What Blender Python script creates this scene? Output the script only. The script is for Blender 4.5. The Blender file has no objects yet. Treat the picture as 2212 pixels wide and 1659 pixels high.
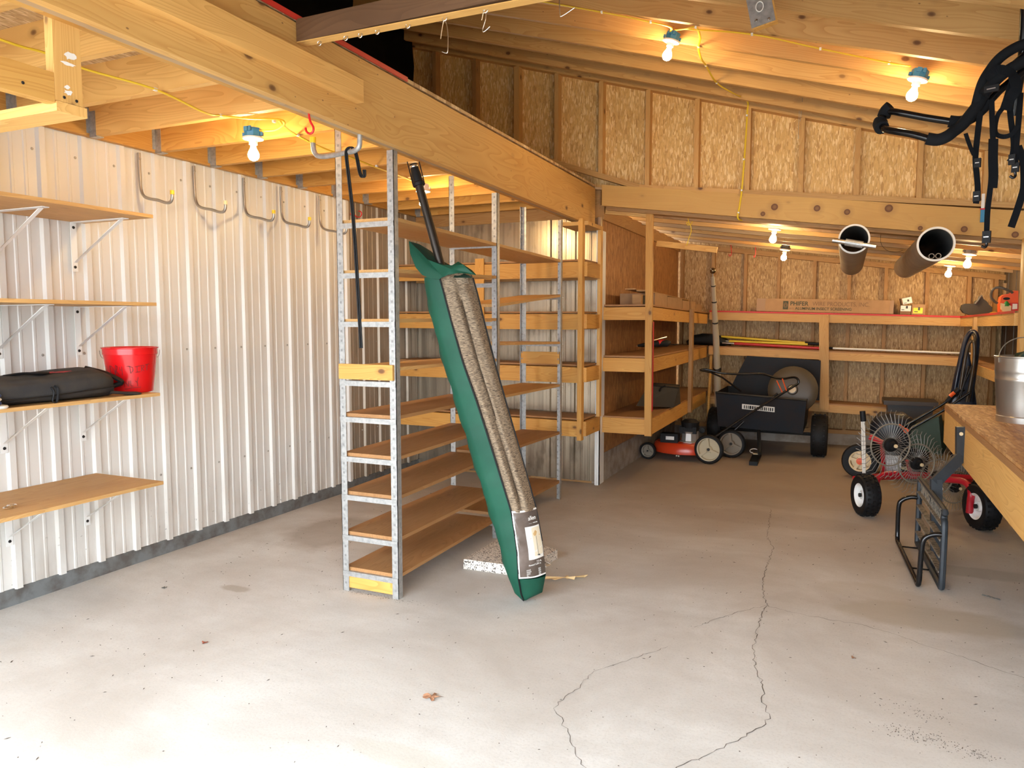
import bpy, bmesh, math, random
from mathutils import Matrix, Vector, Euler
V=Vector; PI=math.pi
rnd=random.Random(7)
sc=bpy.context.scene
C=sc.collection

# ---------------------------------------------------------------- camera
cam_d=bpy.data.cameras.new('camera'); cam=bpy.data.objects.new('camera',cam_d); C.objects.link(cam)
cam.location=(0,0,1.5)
cam_d.sensor_width=36; cam_d.lens=1610/2212*36; cam_d.clip_start=0.05; cam_d.clip_end=200
cam.rotation_euler=(math.radians(90-4.76),0,math.radians(24.1))
sc.camera=cam
sc.view_settings.view_transform='Standard'; sc.view_settings.look='None'
sc.view_settings.gamma=1; sc.view_settings.use_curve_mapping=False
sc.view_settings.exposure=0.6
sc.cycles.use_denoising=True
sc.cycles.max_bounces=6; sc.cycles.diffuse_bounces=4; sc.cycles.use_adaptive_sampling=True; sc.cycles.adaptive_threshold=.045; sc.cycles.sample_clamp_indirect=6

# ---------------------------------------------------------------- sky and daylight
wd=bpy.data.worlds.new('sky'); sc.world=wd; wd.use_nodes=True
wn=wd.node_tree.nodes; wl=wd.node_tree.links
bg=wn['Background']; bg.inputs[0].default_value=(0.86,0.93,1.0,1); bg.inputs[1].default_value=8.0
def area(name,loc,rot,sx,sy,portal=True,e=10,col=(1,1,1)):
    l=bpy.data.lights.new(name,'AREA'); l.shape='RECTANGLE'; l.size=sx; l.size_y=sy; l.energy=e; l.color=col
    o=bpy.data.objects.new(name,l); C.objects.link(o); o.location=loc; o.rotation_euler=rot
    if portal: l.cycles.is_portal=True
    return o
DOOR=(-3.7,1.45,2.34)   # opening of the big door: x0, x1, height
area('door_daylight_portal',((DOOR[0]+DOOR[1])/2,0.10,DOOR[2]/2),(math.radians(-90),0,0),DOOR[1]-DOOR[0],DOOR[2])
BULB=270.0

# ---------------------------------------------------------------- object helpers
W={}
def wmat(o): return W.get(o.name_full, Matrix())
def empty(name,loc=(0,0,0),rz=0,rot=None,label=None,cat=None,group=None,kind=None,parent=None):
    o=bpy.data.objects.new(name,None); C.objects.link(o); o.empty_display_size=.05
    M=Matrix.Translation(V(loc))@((Euler(rot).to_matrix().to_4x4()) if rot else Matrix.Rotation(rz,4,'Z'))
    if parent is not None: o.parent=parent; o.matrix_basis=wmat(parent).inverted()@M
    else: o.matrix_basis=M
    W[o.name_full]=M
    return tag(o,label,cat,group,kind)
def tag(o,label=None,cat=None,group=None,kind=None):
    if label: o['label']=label
    if cat: o['category']=cat
    if group: o['group']=group
    if kind: o['kind']=kind
    return o
class MB:
    def __init__(s): s.bm=bmesh.new()
    def _add(s,vs,fs):
        b=[s.bm.verts.new(v) for v in vs]
        for f in fs:
            try: s.bm.faces.new([b[i] for i in f])
            except ValueError: pass
        return s
    def box(s,a,b,M=None):
        x0,y0,z0=a; x1,y1,z1=b
        vs=[V(p) for p in((x0,y0,z0),(x1,y0,z0),(x1,y1,z0),(x0,y1,z0),(x0,y0,z1),(x1,y0,z1),(x1,y1,z1),(x0,y1,z1))]
        if M is not None: vs=[M@v for v in vs]
        return s._add(vs,[(0,3,2,1),(4,5,6,7),(0,1,5,4),(1,2,6,5),(2,3,7,6),(3,0,4,7)])
    def hexa(s,vs): return s._add([V(v) for v in vs],[(0,3,2,1),(4,5,6,7),(0,1,5,4),(1,2,6,5),(2,3,7,6),(3,0,4,7)])
    def bar(s,p0,p1,w,t,up=(0,0,1)):
        return s.box((0,-w/2,-t/2),((V(p1)-V(p0)).length,w/2,t/2),frame(p0,p1,up))
    def prism(s,poly,d,M=None):
        # poly in local xy, extruded from z=0 to z=d
        n=len(poly); vs=[V((x,y,0)) for x,y in poly]+[V((x,y,d)) for x,y in poly]
        if M is not None: vs=[M@v for v in vs]
        fs=[tuple(range(n))[::-1],tuple(range(n,2*n))]+[(i,(i+1)%n,n+(i+1)%n,n+i) for i in range(n)]
        return s._add(vs,fs)
    def tube(s,pts,r,n=8,closed=False,rs=None,flat=None,caps=True):
        pts=[V(p) for p in pts]; k=len(pts); rings=[]; up=None
        for i,p in enumerate(pts):
            if closed: t=(pts[(i+1)%k]-pts[i-1])
            else: t=pts[min(i+1,k-1)]-pts[max(i-1,0)]
            t.normalize()
            if up is None: up=(V((0,0,1)) if abs(t.z)<.9 else V((1,0,0)))
            a=t.cross(up)
            if a.length<1e-5: a=t.cross(V((.3,.8,.2)))
            a.normalize(); b=a.cross(t).normalized(); up=b
            rr=rs[i] if rs else r
            ring=[]
            for j in range(n):
                th=2*PI*j/n; ca,sa=math.cos(th),math.sin(th)
                if flat: ca*=flat
                ring.append(s.bm.verts.new(p+a*ca*rr+b*sa*rr))
            rings.append(ring)
        for i in range(k if closed else k-1):
            A=rings[i];B=rings[(i+1)%k]
            for j in range(n):
                s.bm.faces.new((A[j],A[(j+1)%n],B[(j+1)%n],B[j]))
        if not closed and caps:
            s.bm.faces.new(rings[0][::-1]); s.bm.faces.new(rings[-1])
        return s
    def lathe(s,prof,M=None,n=32,cap0=False,cap1=False):
        rings=[]
        for r,z in prof:
            if r<1e-6:
                v=V((0,0,z)); rings.append([s.bm.verts.new(M@v if M is not None else v)])
            else:
                ring=[]
                for j in range(n):
                    v=V((r*math.cos(2*PI*j/n),r*math.sin(2*PI*j/n),z))
                    ring.append(s.bm.verts.new(M@v if M is not None else v))
                rings.append(ring)
        for A,B in zip(rings,rings[1:]):
            if len(A)==1 and len(B)==1: continue
            for j in range(n):
                k=(j+1)%n
                if len(A)==1: s.bm.faces.new((A[0],B[k],B[j]))
                elif len(B)==1: s.bm.faces.new((A[j],A[k],B[0]))
                else: s.bm.faces.new((A[j],A[k],B[k],B[j]))
        if cap0 and len(rings[0])>1: s.bm.faces.new(rings[0][::-1])
        if cap1 and len(rings[-1])>1: s.bm.faces.new(rings[-1])
        return s
    def quad(s,*ps): return s._add([V(p) for p in ps],[tuple(range(len(ps)))])
    def build(s,name,mat,parent=None,M=None,smooth=None,bevel=0,angle=40,kind=None,label=None,cat=None,group=None):
        # M: local frame; vertices given in world space are taken into it
        bm=s.bm
        if parent is not None and M is None: M=wmat(parent)
        if M is None:
            c=V((0,0,0)); n=len(bm.verts)
            xs=[v.co for v in bm.verts]
            if n:
                lo=V([min(v[i] for v in xs) for i in range(3)]); hi=V([max(v[i] for v in xs) for i in range(3)])
                M=Matrix.Translation(((lo.x+hi.x)/2,(lo.y+hi.y)/2,lo.z))
            else: M=Matrix()
        Mi=M.inverted()
        for v in bm.verts: v.co=Mi@v.co
        if bevel:
            bmesh.ops.bevel(bm,geom=[e for e in bm.edges if e.calc_face_angle(0)>.5],offset=bevel,segments=1,affect='EDGES')
        bmesh.ops.recalc_face_normals(bm,faces=bm.faces[:])
        me=bpy.data.meshes.new(name); bm.to_mesh(me); bm.free()
        if smooth: me.shade_smooth(); 
        if smooth and angle:
            try: me.set_sharp_from_angle(angle=math.radians(angle))
            except Exception: pass
        o=bpy.data.objects.new(name,me); C.objects.link(o)
        if isinstance(mat,(list,tuple)):
            for m in mat: me.materials.append(m)
        else: me.materials.append(mat)
        if parent is not None: o.parent=parent; o.matrix_basis=wmat(parent).inverted()@M
        else: o.matrix_basis=M
        W[o.name_full]=M
        return tag(o,label,cat,group,kind)
def frame(p0,p1,up=(0,0,1)):
    p0=V(p0);x=(V(p1)-p0).normalized();u=V(up)
    if abs(x.dot(u.normalized()))>.99: u=V((1,0,0))
    y=u.cross(x).normalized(); z=x.cross(y)
    M=Matrix((x,y,z)).transposed().to_4x4(); M.translation=p0
    return M
def board(name,p0,p1,w,t,mat,parent=None,up=(0,0,1),bevel=.003,**k):
    """board from p0 to p1 (centre line), w across, t along 'up'; local X is the grain"""
    M=frame(p0,p1,up); L=(V(p1)-V(p0)).length
    m=MB(); m.box((0,-w/2,-t/2),(L,w/2,t/2),M)
    return m.build(name,mat,parent,M,bevel=bevel,**k)
def boxo(name,a,b,mat,parent=None,bevel=0,M=None,**k):
    m=MB(); m.box(a,b,M); return m.build(name,mat,parent,bevel=bevel,**k)
def dup(o,M,label=None,group=None,parent=None):
    def cp(s,par,Ms):
        c=s.copy(); C.objects.link(c); W[c.name_full]=Ms
        if par is not None: c.parent=par; c.matrix_basis=wmat(par).inverted()@Ms
        else: c.matrix_basis=Ms
        for ch in kids.get(s.name_full,[]): cp(ch,c,Ms@wmat(s).inverted()@wmat(ch))
        return c
    kids={}
    for x in bpy.data.objects:
        if x.parent: kids.setdefault(x.parent.name_full,[]).append(x)
    c=cp(o,parent,M)
    if label: c['label']=label
    if group: c['group']=group
    return c
def smoothpts(pts,k=4):
    """Catmull-Rom"""
    P=[V(p) for p in pts]; out=[]
    for i in range(len(P)-1):
        a=P[max(i-1,0)];b=P[i];c=P[i+1];d=P[min(i+2,len(P)-1)]
        for j in range(k):
            t=j/k
            out.append(.5*((2*b)+(c-a)*t+(2*a-5*b+4*c-d)*t*t+(3*b-a-3*c+d)*t**3))
    out.append(P[-1]); return out
def text(name,s,size,mat,parent,M,ext=.0004,align='LEFT',bold=0,sx=1):
    cu=bpy.data.curves.new(name,'FONT'); cu.body=s; cu.size=size; cu.extrude=ext; cu.align_x=align; cu.offset=bold
    t=bpy.data.objects.new(name,cu); C.objects.link(t)
    dg=bpy.context.evaluated_depsgraph_get(); me=bpy.data.meshes.new_from_object(t.evaluated_get(dg))
    bpy.data.objects.remove(t); me.materials.clear(); me.materials.append(mat)
    o=bpy.data.objects.new(name,me); C.objects.link(o)
    M=M@Matrix.Diagonal((sx,1,1,1))
    if parent is not None: o.parent=parent; o.matrix_basis=wmat(parent).inverted()@M
    else: o.matrix_basis=M
    W[o.name_full]=M
    return o

# ---------------------------------------------------------------- materials
class NT:
    def __init__(s,name):
        s.m=bpy.data.materials.new(name); s.m.use_nodes=True; s.t=s.m.node_tree; s.n=s.t.nodes; s.l=s.t.links
        s.b=s.n['Principled BSDF']
    def node(s,typ,**k):
        n=s.n.new(typ)
        for a,v in k.items(): setattr(n,a,v)
        return n
    def set(s,n,i,v):
        if hasattr(v,'links') or isinstance(v,bpy.types.NodeSocket): s.l.new(v,n.inputs[i])
        else: n.inputs[i].default_value=v
    def mapping(s,vec,sc=(1,1,1),rot=(0,0,0),loc=(0,0,0)):
        n=s.node('ShaderNodeMapping'); s.set(n,0,vec); n.inputs['Scale'].default_value=sc; n.inputs['Rotation'].default_value=rot; n.inputs['Location'].default_value=loc
        return n.outputs[0]
    def noise(s,vec,scale,detail=3,rough=.5,dist=0,out=0):
        n=s.node('ShaderNodeTexNoise'); s.set(n,'Vector',vec); n.inputs['Scale'].default_value=scale; n.inputs['Detail'].default_value=detail
        n.inputs['Roughness'].default_value=rough; n.inputs['Distortion'].default_value=dist; return n.outputs[out]
    def vor(s,vec,scale,out='Distance',feature='F1',rand=1):
        n=s.node('ShaderNodeTexVoronoi'); n.feature=feature; s.set(n,'Vector',vec); n.inputs['Scale'].default_value=scale; n.inputs['Randomness'].default_value=rand; return n.outputs[out]
    def ramp(s,fac,stops,interp='LINEAR'):
        n=s.node('ShaderNodeValToRGB'); s.set(n,0,fac); e=n.color_ramp.elements; n.color_ramp.interpolation=interp
        while len(e)<len(stops): e.new(.5)
        for k,(p,c) in enumerate(stops): e[k].position=p; e[k].color=(c if len(c)==4 else (*c,1)) if not isinstance(c,(int,float)) else (c,c,c,1)
        return n.outputs[0]
    def mix(s,fac,a,b,mode='MIX'):
        n=s.node('ShaderNodeMix',data_type='RGBA',blend_type=mode); s.set(n,0,fac)
        for i,v in((6,a),(7,b)):
            if isinstance(v,(tuple,list)): v=(*v,1) if len(v)==3 else v
            s.set(n,i,v)
        return n.outputs[2]
    def math(s,op,a,b=0.0,clamp=False):
        n=s.node('ShaderNodeMath',operation=op); n.use_clamp=clamp; s.set(n,0,a); s.set(n,1,b); return n.outputs[0]
    def bump(s,h,st=.3,dist=.01):
        n=s.node('ShaderNodeBump'); s.set(n,'Height',h); n.inputs['Strength'].default_value=st; n.inputs['Distance'].default_value=dist; s.l.new(n.outputs[0],s.b.inputs['Normal'])
    def obj(s,off=True):
        tc=s.node('ShaderNodeTexCoord'); v=tc.outputs['Object']
        if off:
            oi=s.node('ShaderNodeObjectInfo'); cx=s.node('ShaderNodeCombineXYZ')
            for i,k in enumerate((37.,23.,51.)): s.l.new(s.math('MULTIPLY',oi.outputs['Random'],k),cx.inputs[i])
            a=s.node('ShaderNodeVectorMath',operation='ADD'); s.l.new(v,a.inputs[0]); s.l.new(cx.outputs[0],a.inputs[1]); v=a.outputs[0]
            s.rand=oi.outputs['Random']
        return v
    def sep(s,v):
        n=s.node('ShaderNodeSeparateXYZ'); s.l.new(v,n.inputs[0]); return n.outputs
    def done(s,col=None,rough=.6,metal=0,spec=None):
        if col is not None:
            if isinstance(col,tuple): col=(*col,1) if len(col)==3 else col
            s.set(s.b,'Base Color',col)
        s.set(s.b,'Roughness',rough); s.set(s.b,'Metallic',metal)
        if spec is not None: s.b.inputs['Specular IOR Level'].default_value=spec
        return s.m
def wood(name,c0,c1,knot=(.12,.045,.015),kn=1.0,rough=.62,grain=1.0,vary=.12):
    t=NT(name); v=t.obj()
    w=t.noise(v,1.3,2,.5)                                # slow wander of the rings
    mv=t.mapping(v,(.55,24,24))
    va=t.node('ShaderNodeVectorMath',operation='ADD'); t.l.new(mv,va.inputs[0])
    wv=t.node('ShaderNodeVectorMath',operation='SCALE'); t.l.new(t.noise(t.mapping(v,(1.1,3,3)),1.2,1,.4,out=1),wv.inputs[0]); wv.inputs[3].default_value=3.2
    t.l.new(wv.outputs[0],va.inputs[1])
    g=t.noise(va.outputs[0],.6,0,.4)
    rings=t.math('FRACT',t.math('MULTIPLY',g,13.0))
    col=t.mix(t.math('MULTIPLY',t.math('POWER',rings,2.0),.75*grain),c0,c1)
    fine=t.noise(t.mapping(v,(4,170,170)),1.,2,.6)
    col=t.mix(t.math('MULTIPLY',fine,.35*grain),col,t.mix(.5,c0,c1),'MIX')
    big=t.noise(t.mapping(v,(1.1,3,3)),1.4,2,.5)
    col=t.mix(t.ramp(big,[(.35,0.0),(.75,.5)]),col,c1)
    # knots
    kd=t.vor(t.mapping(v,(4.2,7.0,7.0)),1.0)
    kk=t.ramp(kd,[(.06,1.0),(.085,.8),(.11,.25),(.2,0.0)])
    pick=t.ramp(t.vor(t.mapping(v,(4.2,7.0,7.0)),1.0,out='Color'),[(.42,0.0),(.44,1.0)])
    col=t.mix(t.math('MULTIPLY',t.math('MULTIPLY',kk,pick),kn),col,knot)
    fl=t.ramp(t.vor(t.mapping(v,(9,16,16)),1.0),[(.035,1.0),(.06,0.0)]); fp=t.ramp(t.vor(t.mapping(v,(9,16,16)),1.0,out='Color'),[(.62,0.0),(.64,1.0)])
    col=t.mix(t.math('MULTIPLY',t.math('MULTIPLY',fl,fp),.8),col,(.16,.075,.03))
    hv=t.node('ShaderNodeHueSaturation'); t.l.new(col,hv.inputs['Color'])
    t.l.new(t.math('ADD',t.math('MULTIPLY',t.rand,vary*2),1-vary),hv.inputs['Value'])
    t.bump(t.math('ADD',t.math('MULTIPLY',fine,.5),rings),.12,.002)
    return t.done(hv.outputs[0],rough)
def osb(name,base,light,dark,sc=1.0,plane='xz',stretch=1.0):
    t=NT(name); v=t.obj()
    s=t.sep(v); cx=t.node('ShaderNodeCombineXYZ')
    a,b={'xz':(0,2),'yz':(1,2),'xy':(0,1)}[plane]
    t.l.new(s[a],cx.inputs[0]); t.l.new(s[b],cx.inputs[1]); v=cx.outputs[0]
    dn=t.node('ShaderNodeVectorMath',operation='ADD'); t.l.new(v,dn.inputs[0])
    sn=t.node('ShaderNodeVectorMath',operation='SCALE'); t.l.new(t.noise(v,9,2,.5,out=1),sn.inputs[0]); sn.inputs[3].default_value=.016
    t.l.new(sn.outputs[0],dn.inputs[1]); v=dn.outputs[0]
    L=[]
    for k,ang in enumerate((.35,-.55,1.1,-1.0,.0)):
        m=t.mapping(v,(88*sc,19*sc/stretch,1),(0,0,ang),(k*3.1,k*1.7,0))
        q=t.node('ShaderNodeTexVoronoi'); t.l.new(m,q.inputs['Vector']); q.inputs['Scale'].default_value=1
        sc3=t.sep(q.outputs['Color']); L.append((sc3[0],sc3[1],q.outputs['Distance']))
    val=L[0][0]; edge=L[0][2]
    for k in range(1,5):
        sel=t.ramp(L[k][1],[(.60 ,0.0),(.62,1.0)])
        n=t.mix(sel,val,L[k][0]); val=n; edge=t.mix(sel,edge,L[k][2])
    col=t.ramp(val,[(0.0,dark),(.25,base),(.62,base),(.85,light),(1.0,light)])
    fine=t.noise(t.mapping(v,(160,30,1)),1.,2,.6)
    col=t.mix(t.math('MULTIPLY',t.ramp(fine,[(.45,0.0),(.8,1.0)]),.4),col,dark)
    col=t.mix(t.ramp(edge,[(.42,0.0),(.85,.55)]),col,dark)
    t.bump(val,.25,.004)
    return t.done(col,.6)
def plain(name,c,rough=.5,metal=0,var=.0,scale=20,spec=None,bump=0,c2=None):
    t=NT(name)
    if var or c2:
        v=t.obj(); n=t.noise(v,scale,4,.6)
        c2=c2 or tuple(x*(1-var) for x in c)
        col=t.mix(t.ramp(n,[(.4,0.0),(.65,1.0)]),c,c2)
        if bump: t.bump(n,bump,.004)
        return t.done(col,rough,metal,spec)
    return t.done(c,rough,metal,spec)
M={}
M['pine']=wood('pine_lumber',(.80,.49,.16),(.60,.30,.075),kn=.9)
M['pine_gold']=wood('golden_lumber',(.69,.38,.095),(.50,.215,.035),kn=.9)
M['pine_roof']=wood('rafter_lumber',(.64,.385,.14),(.47,.235,.065),kn=.95)
M['pine_brown']=wood('brown_lumber',(.47,.26,.09),(.31,.14,.04),kn=.9)
M['pine_grey']=wood('weathered_lumber',(.48,.33,.18),(.33,.20,.10),kn=.8)
M['ply']=wood('plywood',(.62,.37,.14),(.45,.225,.065),kn=.3,grain=.9)
M['ply_dark']=wood('shelf_plywood',(.42,.22,.085),(.28,.125,.04),kn=.3,grain=.9)
M['dirtywood']=wood('soot_stained_lumber',(.20,.105,.05),(.07,.033,.016),kn=.5,grain=.45)
M['plank']=wood('grey_planks',(.16,.12,.085),(.08,.06,.04),kn=.6)
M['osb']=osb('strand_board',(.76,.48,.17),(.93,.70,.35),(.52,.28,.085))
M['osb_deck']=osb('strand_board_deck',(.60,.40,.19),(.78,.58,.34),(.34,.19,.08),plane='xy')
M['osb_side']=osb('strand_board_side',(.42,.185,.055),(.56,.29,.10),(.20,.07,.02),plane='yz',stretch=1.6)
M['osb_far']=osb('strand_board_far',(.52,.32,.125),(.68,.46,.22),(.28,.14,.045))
M['red_paint']=plain('red_paint',(.55,.02,.015),.5)
M['plastic_black']=plain('black_sheet',(.004,.004,.004),.45,spec=.1)
M['galv']=plain('galvanised_steel',(.46,.46,.45),.42,.55,scale=45,c2=(.33,.335,.33),bump=.05)
M['galv_slot']=plain('punched_slot',(.27,.27,.26),.6,.4)
M['galv_dark']=plain('dark_steel_edge',(.10,.11,.11),.5,.6)
M['white_metal']=plain('white_enamel',(.82,.82,.80),.35)
M['black']=plain('black_rubber',(.006,.006,.007),.6,var=.3,spec=.3)
M['zinc']=plain('zinc',(.62,.60,.56),.3,1.0)
M['chrome']=plain('chrome',(.75,.72,.66),.18,1.0)
M['yellow_cap']=plain('yellow_cap',(.85,.58,.02),.4)
M['red_hook']=plain('red_vinyl',(.60,.01,.015),.35)
M['blue_box']=plain('blue_plastic',(.03,.22,.42),.45)
M['white_plastic']=plain('white_plastic',(.85,.83,.78),.4)
M['yellow_cable']=plain('yellow_cable',(.85,.58,.03),.45)
M['screw']=plain('screw_steel',(.42,.40,.36),.45,.7)
M['hole']=plain('black_screw',(.01,.01,.01),.6)
def emis(name,c,s):
    t=NT(name); t.b.inputs['Base Color'].default_value=(.9,.9,.85,1); t.b.inputs['Emission Color'].default_value=(*c,1); t.b.inputs['Emission Strength'].default_value=s; return t.m
M['bulb']=emis('lit_bulb',(1.0,.70,.34),BULB)
def siding(name,c,dirt_and_reflection,low=.5,rough=.38,metal=0.0,stain_and_reflection=0.0):
    t=NT(name); v=t.obj(False); z=t.sep(v)[2]
    n=t.noise(t.mapping(v,(6,6,1.5)),1,4,.6)
    lowmask=t.ramp(z,[(0.0,1.0),(low,0.0)])
    d=t.math('MULTIPLY',t.math('MULTIPLY',t.ramp(n,[(.42,0.0),(.7,1.0)]),lowmask),.8)
    col=t.mix(d,c,dirt_and_reflection)
    if stain_and_reflection:
        st=t.noise(t.mapping(v,(34,34,.7)),1,3,.6); col=t.mix(t.math('MULTIPLY',t.ramp(st,[(.45,0.0),(.72,1.0)]),stain_and_reflection),col,dirt_and_reflection)  # on the back wall, upright streaks paint in the ribs' dark reflected lines
    sp=t.ramp(t.noise(v,40,2,.5),[(.70,0.0),(.74,1.0)])
    col=t.mix(t.math('MULTIPLY',sp,t.math('MULTIPLY',lowmask,.7)),col,(.1,.09,.08))
    if stain_and_reflection:
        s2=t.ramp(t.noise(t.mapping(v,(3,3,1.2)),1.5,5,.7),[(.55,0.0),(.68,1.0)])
        col=t.mix(t.math('MULTIPLY',s2,stain_and_reflection),col,(.10,.08,.05))
    return t.done(col,rough,metal)
M['siding']=siding('white_steel_siding',(.71,.69,.65),(.34,.28,.22))
M['siding_back']=siding('aged_steel_siding',(.54,.465,.36),(.20,.16,.12),low=.9,rough=.26,metal=.8,stain_and_reflection=.55)
M['siding_end']=siding('brown_steel_siding',(.36,.29,.22),(.18,.14,.10),low=.8,rough=.4,metal=.3,stain_and_reflection=.3)
def concrete():
    t=NT('concrete_floor'); v=t.obj(False)
    n1=t.noise(v,.9,5,.6,.4); n2=t.noise(t.mapping(v,(.55,1.6,1),(0,0,.35)),5,6,.68); n3=t.noise(v,90,3,.7)
    col=t.mix(t.ramp(n1,[(.38,0.0),(.66,1.0)]),(.655,.65,.625),(.49,.46,.42))
    col=t.mix(t.math('MULTIPLY',t.ramp(n2,[(.45,0.0),(.75,1.0)]),.35),col,(.44,.41,.37))
    col=t.mix(t.math('MULTIPLY',t.ramp(n3,[(.35,1.0),(.5,0.0)]),.25),col,(.36,.34,.31))
    # browner, darker slab towards the back of the shed, weaker daylight painted into it
    y=t.sep(v)[1]
    wob=t.math('ADD',y,t.math('MULTIPLY',n1,1.6))
    col=t.mix(t.math('MULTIPLY',t.ramp(t.math('MULTIPLY',wob,.1),[(.44,0.0),(.78,1.0)]),.88),col,(.35,.275,.205))
    # damp stains, each at its own place
    def spot(cx,cy,rx,ry,rot,c,amt,colr,s=2.5):
        q=t.mapping(v,(1,1,1),(0,0,0),(-cx,-cy,0)); q=t.mapping(q,(1/rx,1/ry,1),(0,0,rot))
        ln=t.node('ShaderNodeVectorMath',operation='LENGTH'); t.l.new(q,ln.inputs[0])
        d=t.math('ADD',ln.outputs['Value'],t.math('MULTIPLY',t.math('SUBTRACT',t.noise(v,s,4,.6),.5),1.1))
        return t.mix(t.math('MULTIPLY',t.ramp(d,[(.72,1.0),(1.0,0.0)]),amt),c,colr)
    col=spot(.42,4.22,.52,.20,-.5,col,.6,(.40,.355,.28))
    col=spot(.20,4.5,.35,.16,.1,col,.35,(.44,.39,.32))
    col=spot(.72,5.12,.45,.13,-.15,col,.55,(.33,.30,.26))
    col=spot(-3.3,4.25,.35,.45,0,col,.55,(.30,.25,.20))
    col=spot(-3.1,3.1,.12,.05,0,col,.5,(.30,.24,.17),8)
    col=spot(-.6,5.9,.9,.25,.2,col,.4,(.34,.28,.23))
    col=spot(-.5,6.6,.8,.4,0,col,.35,(.32,.26,.21))
    col=spot(-1.35,2.1,.22,.07,.1,col,.35,(.50,.48,.40),6)
    sp=t.ramp(t.vor(v,14),[(.02,1.0),(.045,0.0)])
    col=t.mix(t.math('MULTIPLY',sp,.8),col,(.14,.12,.10))
    t.bump(t.math('ADD',n3,n2),.12,.004)
    return t.done(col,t.ramp(n1,[(.3,.62),(.7,.8)]),0,.35)
M['concrete']=concrete()
M['kerb']=plain('kerb_concrete',(.17,.18,.18),.8,scale=9,c2=(.10,.09,.08),bump=.3)
M['crack']=plain('crack_dark',(.09,.075,.06),.9)
M['foundation']=plain('foundation_concrete',(.36,.31,.26),.85,scale=8,c2=(.24,.19,.15),bump=.3)

S=dict(kind='structure')
# ================================================================= SETTING
# floor
floor=MB().quad((-4.1,-.2,0),(1.8,-.2,0),(1.8,10.1,0),(-4.1,10.1,0)).build('floor',M['concrete'],M=Matrix(),**S)
W[floor.name_full]=Matrix()
def crackline(pts,w,seed):
    r=random.Random(seed); P=[V((x,y,.0012)) for x,y in pts]; Q=[]
    for a,b in zip(P,P[1:]):
        n=max(2,int((b-a).length/.022))
        for i in range(n): Q.append(a.lerp(b,i/n)+V((r.uniform(-.008,.008),r.uniform(-.008,.008),0)))
    Q.append(P[-1]); m=MB()
    vs=[]
    for i,p in enumerate(Q):
        t=(Q[min(i+1,len(Q)-1)]-Q[max(i-1,0)]).normalized(); s=V((-t.y,t.x,0))*w*r.uniform(.25,1)
        vs+= [p+s,p-s]
    m._add(vs,[(2*i,2*i+1,2*i+3,2*i+2) for i in range(len(Q)-1)])
    o=m.build('crack',M['crack'],floor,M=Matrix()); return o
crackline([(-.50,6.2),(-.457,5.39),(-.394,5.13),(-.395,4.67),(-.389,4.41),(-.362,4.18),(-.336,4.055),(-.351,3.84),(-.343,3.52),(-.316,3.3),(-.262,3.14),(-.254,3.02),(-.22,2.88),(-.238,2.8),(-.312,2.67),(-.388,2.54),(-.468,2.42),(-.55,2.3)],.002,1)
crackline([(-.336,4.055),(-.186,4.011),(-.01,3.992),(.117,3.985),(.257,3.927),(.387,3.845),(.528,3.776),(.64,3.703),(.735,3.654),(1.2,3.45)],.0018,2)
crackline([(-.336,4.055),(-.452,3.926),(-.564,3.744),(-.634,3.619)],.0013,3)
crackline([(-.70,3.35),(-.943,2.972),(-.956,2.809),(-.984,2.693),(-.987,2.614),(-.897,2.491),(-.836,2.402),(-.758,2.292),(-.7,2.2)],.0014,4)
# ground outside the door, unseen, added to bounce daylight indoors
MB().quad((-14,-14,-.02),(14,-14,-.02),(14,-.2,-.02),(-14,-.2,-.02)).build('floor_outside',plain('bounce_ground',(.42,.40,.36),.9,var=.2),**S)

# ribbed steel siding as real geometry
def siding_mesh(length,z0,z1,phase,flip=1):
    """profile along local x, ribs stand out along local y"""
    P=[(0,0)]; pitch=.2438; x=phase-pitch
    while x<length+pitch:
        for dx,dy in((-.026,0),(-.016,.019),(.016,.019),(.026,0),(.074,0),(.079,.004),(.091,.004),(.096,0),(.148,0),(.153,.004),(.165,.004),(.170,0)):
            q=x+dx
            if 0<q<length: P.append((q,dy))
        x+=pitch
    P.append((length,0)); m=MB()
    vs=[]
    for x,y in P: vs+=[(x,y*flip,z0),(x,y*flip,z1)]
    m._add(vs,[(2*i,2*i+2,2*i+3,2*i+1) for i in range(len(P)-1)])
    return m
wl_=empty('wall_left',(-3.99,0,0),kind='structure')
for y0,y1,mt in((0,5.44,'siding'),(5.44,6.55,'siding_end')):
    m=siding_mesh(y1-y0,.085,2.56,(2.707-.2438*11-y0)%.2438)
    for v in m.bm.verts: v.co=V((-3.992+v.co.y,y0+v.co.x,v.co.z))
    m.build('siding',M[mt],wl_,M=Matrix.Translation((-3.992,0,0)))
boxo('sill',(-4.06,0,0),(-3.985,6.6,.09),M['kerb'],wl_)
boxo('sheathing',(-4.10,0,.0),(-4.02,6.7,4.6),M['pine_brown'],wl_)
# siding screws
for k in range(-3,16):
    for z in(.52,1.32,2.42):
        y=2.707+.2438*k-.045
        if 1.9<y<6.4: MB().lathe([(.008,0),(.006,.004),(0,.005)],Matrix.Translation((-3.991,y,z))@Matrix.Rotation(PI/2,4,'Y'),8).build('siding_screw',M['screw'],wl_)
# black plastic on the wall above the loft
m=MB(); r=random.Random(3); nx,nz=40,14
for i in range(nx+1):
    for j in range(nz+1): m.bm.verts.new((-3.95+.03*math.sin(i*1.3+j*.6)+r.uniform(-.008,.008),6.38*i/nx+.05,2.72+1.75*j/nz))
m.bm.verts.ensure_lookup_table()
for i in range(nx):
    for j in range(nz):
        a=i*(nz+1)+j; m.bm.faces.new([m.bm.verts[q] for q in(a,a+nz+1,a+nz+2,a+1)])
m.build('plastic_sheet',M['plastic_black'],wl_,M=Matrix.Translation((-3.99,0,0)),smooth=True)
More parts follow.
